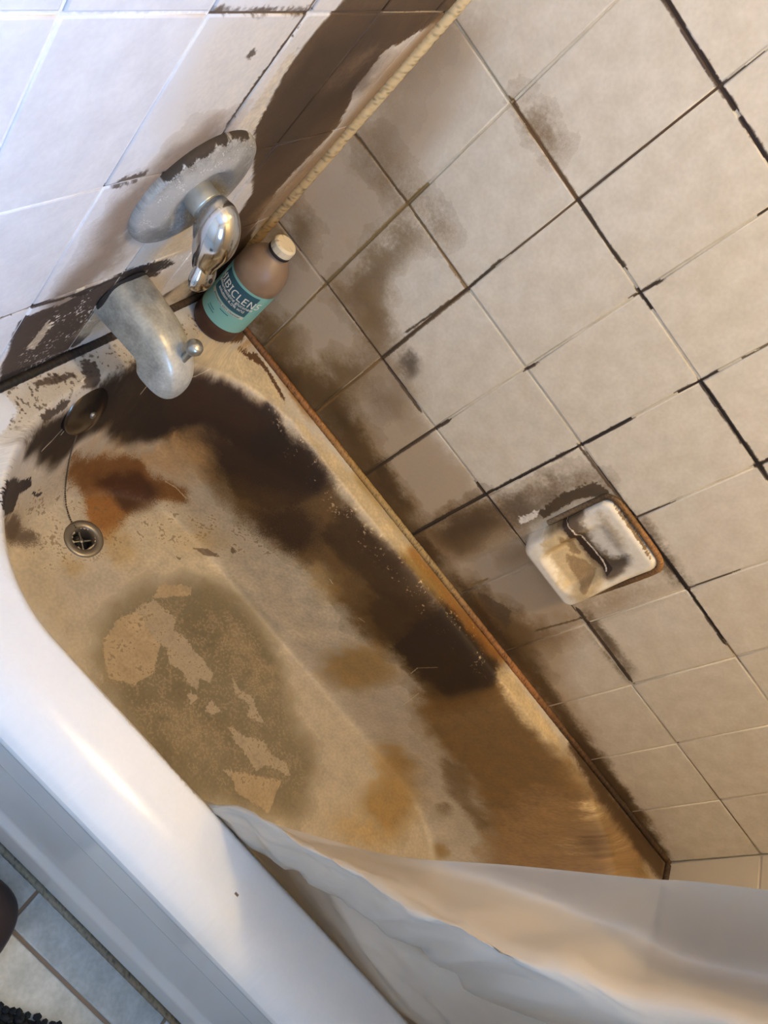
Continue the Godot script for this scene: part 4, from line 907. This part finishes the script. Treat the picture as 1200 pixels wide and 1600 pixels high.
	lathe(b, [Vector2(0.0, 0.150), Vector2(0.0052, 0.150), Vector2(0.0052, 0.176), Vector2(0.0056, 0.178), Vector2(0.010, 0.181), Vector2(0.0122, 0.186), Vector2(0.0118, 0.192), Vector2(0.0085, 0.1965), Vector2(0.0, 0.198)], Transform3D(Basis(), Vector3(0.122, 0.0, 0)), 28)
	put("diverter_knob", b.commit(), mat(Color("a8a69c"), 0.28, 0.85), s)
	b = MB.new()
	loops = []
	for q in [[0.001, 0.006], [0.004, 0.006], [0.006, 0.001]]:
		var loop := []
		for k in 24:
			var a := PI * k / 12.0
			loop.append(Vector3(q[0], 0.148 + (0.037 + q[1] * 0.7) * sin(a), -(0.0365 + q[1]) * cos(a)))
		loops.append(loop)
	loft(b, loops)
	put("wall_seal", b.commit(), mat(Color("1d1712"), 0.8), s)

# ------------------------------------------------------------------ bottle
func band(b: MB, r: float, a0: float, a1: float, y0: float, y1: float, n := 32) -> void:
	var f := b.v.size()
	for i in n + 1:
		var a := lerpf(a0, a1, float(i) / n)
		b.pt(Vector3(r * sin(a), y0, r * cos(a)))
		b.pt(Vector3(r * sin(a), y1, r * cos(a)))
	for i in n:
		var k := f + i * 2
		b.quad(k, k + 2, k + 3, k + 1)

# a line of lettering bent round the bottle
func bent_text(text: String, high: float, r: float, a: float, y: float) -> ArrayMesh:
	var tm := TextMesh.new()
	var font := SystemFont.new()
	font.font_names = PackedStringArray(["Droid Sans"])
	tm.font = font
	tm.text = text
	tm.font_size = 32
	tm.pixel_size = high / 24.0
	tm.depth = 0.0004
	var arr := tm.surface_get_arrays(0)
	var v: PackedVector3Array = arr[Mesh.ARRAY_VERTEX]
	var nn: PackedVector3Array = arr[Mesh.ARRAY_NORMAL]
	for i in v.size():
		var t := a + v[i].x / r
		var rr := r + v[i].z
		v[i] = Vector3(rr * sin(t), y + v[i].y, rr * cos(t))
		nn[i] = nn[i].rotated(Vector3.UP, t)
	arr[Mesh.ARRAY_VERTEX] = v
	arr[Mesh.ARRAY_NORMAL] = nn
	var m := ArrayMesh.new()
	m.add_surface_from_arrays(Mesh.PRIMITIVE_TRIANGLES, arr)
	return m

func build_bottle() -> void:
	var t := thing("soap_bottle", "dusty brown plastic bottle with a teal label and cream cap, in the tub corner", "bottle", Vector3(0.0565, 0.0005, 0.0505))
	t.rotation.y = 0.32
	t.scale = Vector3(1.09, 1.055, 1.09)
	var R := 0.0405
	var b := MB.new()
	lathe(b, smooth_path([Vector2(0.0, 0.002), Vector2(0.034, 0.0), Vector2(0.039, 0.003), Vector2(R, 0.008), Vector2(R, 0.02), Vector2(R, 0.09), Vector2(R, 0.135), Vector2(0.0400, 0.146), Vector2(0.0375, 0.158), Vector2(0.031, 0.172), Vector2(0.022, 0.182), Vector2(0.0165, 0.187), Vector2(0.0150, 0.192), Vector2(0.0150, 0.200)], 4), Transform3D(), 48)
	var dusty := FastNoiseLite.new()
	dusty.seed = 4
	dusty.frequency = 28.0
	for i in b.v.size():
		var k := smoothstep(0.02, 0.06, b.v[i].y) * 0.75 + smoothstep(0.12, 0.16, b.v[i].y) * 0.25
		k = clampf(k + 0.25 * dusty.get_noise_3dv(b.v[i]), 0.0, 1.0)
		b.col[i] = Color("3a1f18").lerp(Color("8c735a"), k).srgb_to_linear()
	var bm := mat(Color.WHITE, 0.42)
	bm.vertex_color_use_as_albedo = true
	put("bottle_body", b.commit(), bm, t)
	b = MB.new()
	lathe(b, [Vector2(0.0155, 0.192), Vector2(0.0185, 0.193), Vector2(0.0185, 0.197), Vector2(0.0155, 0.198)], Transform3D(), 32)
	put("neck_ring", b.commit(), mat(Color("22150f"), 0.6), t)
	b = MB.new()
	var loops := []
	for q in [[0.0, 0.0172], [0.0, 0.0180], [0.011, 0.0178], [0.011, 0.0178], [0.0135, 0.0165], [0.0145, 0.0145], [0.0145, 0.0145], [0.0145, 0.0130]]:
		var loop := []
		for k in 96:
			var a := -TAU * k / 96.0
			var r: float = q[1] + (0.0005 if k % 2 == 0 and q[0] < 0.012 else 0.0)
			loop.append(Vector3(r * cos(a), 0.1985 + q[0], r * sin(a)))
		loops.append(loop)
	loft(b, loops)
	for i in b.v.size():
		var g := dusty.get_noise_3dv(b.v[i] * 5.0)
		b.col[i] = Color("e2cfab").lerp(Color("5a4228"), clampf(g * 2.2 - 0.55, 0.0, 0.9)).srgb_to_linear()
	var cm := mat(Color.WHITE, 0.6)
	cm.vertex_color_use_as_albedo = true
	put("cap", b.commit(), cm, t)
	b = MB.new()
	band(b, R + 0.0003, -2.3, 1.75, 0.034, 0.131, 64)
	for i in b.v.size():
		b.col[i] = Color("7db0a4").srgb_to_linear()
	var label := put("label", b.commit(), mat(Color("7fb5a8"), 0.5), t)
	b = MB.new()
	band(b, R + 0.0006, -1.15, 0.62, 0.078, 0.1265)
	put("title_panel", b.commit(), mat(Color("2a5660"), 0.5), label)
	b = MB.new()
	band(b, R + 0.0006, -1.15, 0.62, 0.0705, 0.0765)
	put("stripe", b.commit(), mat(Color("c9c2ae"), 0.5), label)
	var white := mat(Color("e4dfcf"), 0.5)
	var teal := mat(Color("2f6e6c"), 0.5)
	for l in [["HIBICLENS", 0.0140, -0.20, 0.1075, white], ["(chlorhexidine gluconate", 0.0052, -0.22, 0.0965, white], ["solution 4.0% w/v)", 0.0052, -0.22, 0.0885, white], ["antiseptic skin cleanser", 0.0042, -0.22, 0.0735, teal]] :
		put("lettering", bent_text(l[0], l[1], R + 0.0008, l[2], l[3]), l[4], label)

	for q in [[-0.75, -0.42, 0.052], [-0.78, -0.36, 0.047], [-0.30, 0.10, 0.064]]:
		b = MB.new()
		band(b, R + 0.0006, q[0], q[1], q[2], q[2] + 0.0018, 10)
		put("print_line", b.commit(), teal, label)

# ------------------------------------------------------------------ soap dish
const DISH := Vector3(0.6915, 0.2105, 0.0)
const DISH_W := 0.148
const DISH_H := 0.184

func dish_z(u: float, v: float) -> float:
	# u along the wall 0..1, v up 0..1
	var d := -rrect(u * DISH_W, v * DISH_H, 0.0, DISH_W, 0.0, DISH_H, 0.022)
	if d <= 0.0:
		return -0.001
	var lip := smoothstep(0.75, 0.10, v)
	var edge := 0.013 + 0.026 * lip
	var roll := clampf(d / 0.012, 0.0, 1.0)
	var z := edge * sqrt(1.0 - (1.0 - roll) * (1.0 - roll))
	# the hollow of the tray
	var hd := -rrect(u * DISH_W, v * DISH_H, 0.026, DISH_W - 0.024, 0.022, DISH_H - 0.030, 0.020)
	var k := smoothstep(0.0, 0.016, hd)
	var inner := 0.004 + 0.022 * smoothstep(0.46, 0.12, v) + 0.006 * smoothstep(0.50, 0.85, v)
	return lerpf(z, minf(z, inner), k)

func build_dish() -> void:
	var t := thing("soap_dish", "cream ceramic soap dish set in the long wall, its tray dirty brown", "soap dish", DISH)
	var b := MB.new()
	var n := 72
	for j in n + 1:
		for i in n + 1:
			var u := float(i) / n
			var v := float(j) / n
			b.pt(Vector3(u * DISH_W, v * DISH_H, dish_z(u, v)), Vector2(u, v))
	for j in n:
		for i in n:
			var k := j * (n + 1) + i
			if rrect((i + 0.5) / n * DISH_W, (j + 0.5) / n * DISH_H, 0.0, DISH_W, 0.0, DISH_H, 0.022) > 0.0015:
				continue
			b.quad(k, k + 1, k + n + 2, k + n + 1)
	put("dish_body", b.commit(), painted("dish"), t)
	var way := []
	var g := 0.005
	for q in [Vector3(-g, 0.06, 0), Vector3(-g, DISH_H - 0.02, 0), Vector3(-g + 0.006, DISH_H - 0.002, 0), Vector3(0.02, DISH_H + g, 0), Vector3(DISH_W * 0.5, DISH_H + g + 0.001, 0), Vector3(DISH_W - 0.02, DISH_H + g, 0), Vector3(DISH_W - 0.001, DISH_H - 0.003, 0), Vector3(DISH_W + g, DISH_H - 0.02, 0), Vector3(DISH_W + g, 0.09, 0), Vector3(DISH_W + 0.003, 0.03, 0)]:
		way.append(q + Vector3(0, 0, 0.001))
	var m := mat(Color.WHITE, 0.6)
	m.vertex_color_use_as_albedo = true
	put("sealant_bead", bead_mesh(way, [0.0052], [Color("8a7458"), Color("4a3620"), Color("5a4022"), Color("7a5428"), Color("96683a"), Color("a07240"), Color("8a6034"), Color("5a4024"), Color("b09a7a")], 12), m, t)

# ------------------------------------------------------------------ curtain
func curtain_curves() -> Array:
	return [
		[Vector3(0.6050, -0.1282, 0.6000), Vector3(0.6733, -0.0191, 0.6000), Vector3(0.7290, 0.0660, 0.5950), Vector3(0.7833, 0.1656, 0.5900), Vector3(0.8223, 0.3219, 0.5850), Vector3(0.8562, 0.4645, 0.5850), Vector3(0.8827, 0.5805, 0.5850), Vector3(0.9414, 1.0902, 0.6525), Vector3(1.0000, 1.6000, 0.7200)],
		[Vector3(0.6003, -0.0924, 0.6150), Vector3(0.6644, -0.0066, 0.6170), Vector3(0.7174, 0.0673, 0.6150), Vector3(0.7673, 0.1697, 0.6100), Vector3(0.8402, 0.3022, 0.6050), Vector3(0.9132, 0.4122, 0.6000), Vector3(0.9841, 0.5270, 0.6000), Vector3(1.0171, 1.0635, 0.6400), Vector3(1.0500, 1.6000, 0.6800)],
		[Vector3(0.5940, -0.0522, 0.6320), Vector3(0.6167, 0.0303, 0.6380), Vector3(0.6769, 0.1353, 0.6500), Vector3(0.7325, 0.2252, 0.6650), Vector3(0.7783, 0.3051, 0.6750), Vector3(0.8244, 0.4010, 0.6850), Vector3(0.9062, 0.5737, 0.6900), Vector3(1.0031, 1.0868, 0.7050), Vector3(1.1000, 1.6000, 0.7200)],
		[Vector3(0.6197, -0.0347, 0.6380), Vector3(0.6330, 0.0227, 0.6450), Vector3(0.6933, 0.1265, 0.6600), Vector3(0.7431, 0.2255, 0.6800), Vector3(0.7817, 0.3129, 0.6950), Vector3(0.8365, 0.3991, 0.7050), Vector3(0.9497, 0.5515, 0.7100), Vector3(1.0498, 1.0757, 0.6950), Vector3(1.1500, 1.6000, 0.6800)],
		[Vector3(0.6555, -0.0404, 0.6360), Vector3(0.6930, -0.0004, 0.6400), Vector3(0.7307, 0.0631, 0.6500), Vector3(0.7733, 0.1280, 0.6620), Vector3(0.8213, 0.1821, 0.6700), Vector3(0.8662, 0.2434, 0.6800), Vector3(0.9399, 0.3124, 0.6850), Vector3(1.0699, 0.9562, 0.7025), Vector3(1.2000, 1.6000, 0.7200)],
		[Vector3(0.6864, -0.1181, 0.6000), Vector3(0.7268, -0.0656, 0.6000), Vector3(0.7771, -0.0224, 0.5950), Vector3(0.8436, 0.0302, 0.5900), Vector3(0.9064, 0.0753, 0.5850), Vector3(0.9777, 0.1342, 0.5800), Vector3(1.0616, 0.2217, 0.5800), Vector3(1.1558, 0.9108, 0.6300), Vector3(1.2500, 1.6000, 0.6800)],
		[Vector3(0.8600, -0.1600, 0.6000), Vector3(0.8700, -0.0800, 0.6150), Vector3(0.8900, 0.0000, 0.6250), Vector3(0.9300, 0.1000, 0.6300), Vector3(0.9900, 0.2500, 0.6400), Vector3(1.0700, 0.4500, 0.6600), Vector3(1.1500, 0.8000, 0.6800), Vector3(1.3000, 1.6000, 0.7200)],
		[Vector3(1.0000, -0.1600, 0.6100), Vector3(1.0100, -0.0800, 0.6300), Vector3(1.0200, 0.0000, 0.6400), Vector3(1.0500, 0.1000, 0.6450), Vector3(1.1000, 0.2500, 0.6550), Vector3(1.1700, 0.4500, 0.6700), Vector3(1.2200, 0.8000, 0.6900), Vector3(1.3500, 1.6000, 0.6800)],
		[Vector3(1.1400, -0.1600, 0.5700), Vector3(1.1400, -0.0800, 0.6000), Vector3(1.1500, 0.0000, 0.6200), Vector3(1.1700, 0.1000, 0.6300), Vector3(1.2000, 0.2500, 0.6400), Vector3(1.2500, 0.4500, 0.6500), Vector3(1.2900, 0.8000, 0.6700), Vector3(1.4000, 1.6000, 0.7200)],
		[Vector3(1.2800, -0.1600, 0.5800), Vector3(1.2800, -0.0800, 0.6100), Vector3(1.2800, 0.0000, 0.6400), Vector3(1.2900, 0.1000, 0.6600), Vector3(1.3100, 0.2500, 0.6700), Vector3(1.3400, 0.4500, 0.6800), Vector3(1.3600, 0.8000, 0.7000), Vector3(1.4500, 1.6000, 0.6800)],
	]


func build_curtain() -> void:
	var t := thing("shower_curtain", "translucent off-white vinyl shower curtain hanging in folds into the tub at the lower right", "shower curtain")
	var cs := curtain_curves()
	var ns := (cs.size() - 1) * 14
	var nt := 60
	var b := MB.new()
	var wr := FastNoiseLite.new()
	wr.seed = 9
	wr.frequency = 5.0
	for j in nt + 1:
		var f := float(j) / nt
		var row := []
		for c in cs:
			row.append(crom(c, f * (c.size() - 1)))
		for i in ns + 1:
			var s := i / 14.0
			var p: Vector3 = crom(row, s)
			p.z += 0.010 * wr.get_noise_2d(s * 0.11, f * 2.0) * minf(1.0, s * 0.5)
			b.pt(p)
	for j in nt:
		for i in ns:
			var k := j * (ns + 1) + i
			b.quad(k, k + 1, k + ns + 2, k + ns + 1)
	var m := mat(Color(0.73, 0.69, 0.63, 0.9), 0.3)
	m.transparency = BaseMaterial3D.TRANSPARENCY_ALPHA
	m.backlight_enabled = true
	m.backlight = Color(0.12, 0.115, 0.105)
	m.cull_mode = BaseMaterial3D.CULL_DISABLED
	put("curtain_sheet", b.commit(), m, t)
	var rod := thing("curtain_rod", "plain metal curtain rod above the tub front edge", "curtain rod")
	b = MB.new()
	tube(b, [Vector3(0.0, 1.62, 0.70), Vector3(RIM_LEN, 1.62, 0.70)], [0.0125], 20, Vector3.UP)
	put("pole", b.commit(), mat(Color("c8c8c8"), 0.25, 0.9), rod)
	b = MB.new()
	for x in [0.004, RIM_LEN - 0.004]:
		b = MB.new()
		tube(b, [Vector3(x - 0.004, 1.62, 0.70), Vector3(x + 0.004, 1.62, 0.70)], [0.026], 24, Vector3.UP)
		put("end_flange", b.commit(), mat(Color("c8c8c8"), 0.25, 0.9), rod)

# ------------------------------------------------------------------ things on the bathroom floor and the wall lamp
func build_floor_things() -> void:
	# toe towards local +x
	var t := thing("shoe", "dark brown smooth shoe with a rounded toe, on the floor tiles at the left edge", "shoe", Vector3(0.611, FLOOR_Y, 0.829))
	t.rotation.y = 0.22
	t.scale = Vector3.ONE * 1.1
	var shape := [Vector3(0.0, 0.006, 0.020), Vector3(-0.003, 0.022, 0.034), Vector3(-0.010, 0.037, 0.043), Vector3(-0.022, 0.049, 0.050), Vector3(-0.042, 0.057, 0.055), Vector3(-0.070, 0.060, 0.060), Vector3(-0.100, 0.058, 0.068), Vector3(-0.140, 0.050, 0.083), Vector3(-0.180, 0.044, 0.097), Vector3(-0.220, 0.043, 0.104), Vector3(-0.255, 0.040, 0.106), Vector3(-0.275, 0.030, 0.104), Vector3(-0.285, 0.012, 0.098)]
	var b := MB.new()
	var loops := []
	for q in smooth_path(shape, 3):
		var loop := []
		for k in 24:
			var a := PI * k / 23.0
			loop.append(Vector3(q.x, 0.018 + (q.z - 0.018) * pow(sin(a), 0.75), -q.y * signf(cos(a)) * pow(absf(cos(a)), 0.7)))
		loops.append(loop)
	loops.reverse()
	loft(b, loops)
	put("upper", b.commit(), mat(Color("2a1d1b"), 0.42), t)
	b = MB.new()
	loops = []
	for q in [[0.0, -0.004], [0.003, 0.0], [0.016, 0.002], [0.021, 0.001]]:
		var loop := []
		var pts := smooth_path(shape, 3)
		for p in pts:
			loop.append(Vector3(p.x + (q[1] if p.x > -0.03 else 0.0), q[0], p.y + q[1]))
		pts.reverse()
		for p in pts:
			loop.append(Vector3(p.x + (q[1] if p.x > -0.03 else 0.0), q[0], -p.y - q[1]))
		loop.reverse()
		loops.append(loop)
	loft(b, loops)
	put("sole", b.commit(), mat(Color("1c1514"), 0.6), t)
	b = MB.new()
	tube(b, smooth_path([Vector3(-0.145, 0.088, -0.030), Vector3(-0.140, 0.094, 0.0), Vector3(-0.145, 0.088, 0.030), Vector3(-0.20, 0.103, 0.038), Vector3(-0.265, 0.108, 0.026), Vector3(-0.280, 0.108, 0.0), Vector3(-0.265, 0.108, -0.026), Vector3(-0.20, 0.103, -0.038), Vector3(-0.145, 0.088, -0.030)], 6), [0.0045], 10, Vector3.UP)
	put("collar", b.commit(), mat(Color("231816"), 0.6), t)
	var mt := thing("bath_mat", "black chenille bath mat in the bottom left corner", "bath mat", Vector3(0.774, FLOOR_Y, 1.108))
	mt.rotation.y = 0.31
	b = MB.new()
	cbox(b, Vector3(0, 0.005, 0), Vector3(0.30, 0.010, 0.49), 0.003)
	put("mat_base", b.commit(), mat(Color("10151c"), 0.95), mt)
	var rng := RandomNumberGenerator.new()
	rng.seed = 8
	b = MB.new()
	for i in 36:
		for j in 56:
			if i > 4 and i < 31 and j > 4 and j < 51 and rng.randf() < 0.35:
				continue
			var p := Vector3(-0.152 + 0.304 * i / 35.0 + rng.randf_range(-0.003, 0.003), 0.009, -0.248 + 0.496 * j / 55.0 + rng.randf_range(-0.003, 0.003))
			var lean := Vector3(rng.randf_range(-0.006, 0.006), 0.012, rng.randf_range(-0.006, 0.006))
			tube(b, [p, p + lean * 0.6, p + lean], [0.0042, 0.005, 0.002], 6, Vector3(0.9, 0.1, 0.3))
	var pile := put("pile", b.commit(), mat(Color("0e131a"), 0.95), mt)
	pile.set_meta("kind", "stuff")

func build_vanity() -> void:
	var t := thing("vanity_cabinet", "white washbasin cabinet right of the tub front, outside the picture", "cabinet", Vector3(1.245, FLOOR_Y, 1.10))
	var white := mat(Color("d8d4cc"), 0.5)
	var b := MB.new()
	cbox(b, Vector3(0.01, 0.42, 0), Vector3(0.46, 0.78, 0.50), 0.002)
	put("carcass", b.commit(), white, t)
	b = MB.new()
	cbox(b, Vector3(0.055, 1.32, -0.17), Vector3(0.40, 0.94, 0.17), 0.003)
	put("side_cupboard", b.commit(), white, t)
	b = MB.new()
	cbox(b, Vector3(0.005, 0.83, 0), Vector3(0.50, 0.035, 0.54), 0.006)
	put("worktop", b.commit(), mat(Color("cfc9be"), 0.3), t)
	for k in 2:
		b = MB.new()
		cbox(b, Vector3(-0.228, 0.43, -0.125 + 0.25 * k), Vector3(0.018, 0.72, 0.24), 0.003)
		var d := put("door", b.commit(), white, t)
		b = MB.new()
		lathe(b, [Vector2(0.0, 0.0), Vector2(0.006, 0.0), Vector2(0.005, 0.012), Vector2(0.012, 0.020), Vector2(0.010, 0.026), Vector2(0.0, 0.028)], Transform3D(Basis(Vector3.BACK, PI / 2.0), Vector3(-0.237, 0.62, -0.03 + 0.06 * k)), 20)
		put("knob", b.commit(), mat(Color("b0b0b0"), 0.3, 0.9), d)

func build_lamp() -> void:
	var p := LAMP_AT
	var t := thing("ceiling_lamp", "warm round globe lamp on the ceiling, above the picture", "lamp", Vector3(p.x, CEIL_Y, p.z))
	var b := MB.new()
	lathe(b, [Vector2(0.0, -0.018), Vector2(0.05, -0.018), Vector2(0.07, -0.012), Vector2(0.075, 0.0), Vector2(0.0, 0.0)], Transform3D(), 32)
	put("base", b.commit(), mat(Color("d8d2c4"), 0.3, 0.5), t)
	b = MB.new()
	var prof := []
	for i in 17:
		var a := PI * i / 16.0
		prof.append(Vector2(maxf(0.0, 0.06 * sin(a)), -0.06 * cos(a) - 0.072))
	lathe(b, prof, Transform3D(), 32)
	var g := mat(Color("fff2dc"), 0.4)
	g.emission_enabled = true
	g.emission = Color(1.0, 0.78, 0.5)
	g.emission_energy_multiplier = 3.0
	put("glass_globe", b.commit(), g, t)
	var l := OmniLight3D.new()
	l.name = "lamp_light"
	l.position = Vector3(0, -0.072, 0)
	l.light_color = LAMP_COLOR
	l.light_energy = LAMP_ENERGY
	l.light_size = 0.055
	l.omni_range = 8.0
	l.omni_attenuation = 2.0
	l.shadow_enabled = true
	t.add_child(l)

const CAM_AT := Vector3(0.29241, 0.92305, 1.06538)
var CAM_BASIS := Basis(Vector3(0.614918, 0.653959, -0.440696), Vector3(-0.772148, 0.385779, -0.504938), Vector3(-0.160197, 0.650778, 0.742176))
const LAMP_AT := Vector3(0.85, 2.0, 0.50)
const LAMP_COLOR := Color(1.0, 0.87, 0.63)
const LAMP_ENERGY := 1.08
const WIN_Z := 1.3
const WIN_Y := 0.92
const DAY_COLOR := Color(0.54, 0.74, 1.0)
const DAY_ENERGY := 6.0
const SKY_ENERGY := 0.3
const EXPOSURE := 1.0


func _ready() -> void:
	# camera
	var cam := Camera3D.new()
	cam.name = "camera"
	cam.transform = Transform3D(CAM_BASIS, CAM_AT)
	cam.fov = 69.496
	cam.near = 0.02
	cam.far = 60.0
	add_child(cam)
	cam.current = true
	# sky, daylight, exposure
	var we := WorldEnvironment.new()
	we.name = "surroundings"
	var e := Environment.new()
	e.background_mode = Environment.BG_SKY
	var sm := ProceduralSkyMaterial.new()
	sm.sky_top_color = Color(0.45, 0.62, 0.9)
	sm.sky_horizon_color = Color(0.78, 0.86, 0.96)
	sm.ground_bottom_color = Color(0.3, 0.3, 0.3)
	sm.ground_horizon_color = Color(0.6, 0.63, 0.66)
	var sky := Sky.new()
	sky.sky_material = sm
	e.sky = sky
	e.background_energy_multiplier = SKY_ENERGY
	e.tonemap_mode = Environment.TONE_MAPPER_LINEAR
	e.tonemap_exposure = EXPOSURE
	e.sdfgi_enabled = true
	e.ssao_enabled = true
	e.ssil_enabled = true
	we.environment = e
	add_child(we)
	var day := AreaLight3D.new()
	day.name = "window_daylight"
	day.area_size = Vector2(0.70, 0.68)
	day.position = Vector3(RIM_LEN + 0.005, WIN_Y, WIN_Z)
	day.rotation.y = PI / 2.0
	day.light_color = DAY_COLOR
	day.light_energy = DAY_ENERGY
	day.area_range = 8.0
	day.shadow_enabled = true
	add_child(day)
	paint_all()
	build_room()
	build_tub()
	build_beads()
	build_lamp()
	build_curtain()
	build_taps()
	build_dish()
	build_bottle()
	build_floor_things()
	build_vanity()
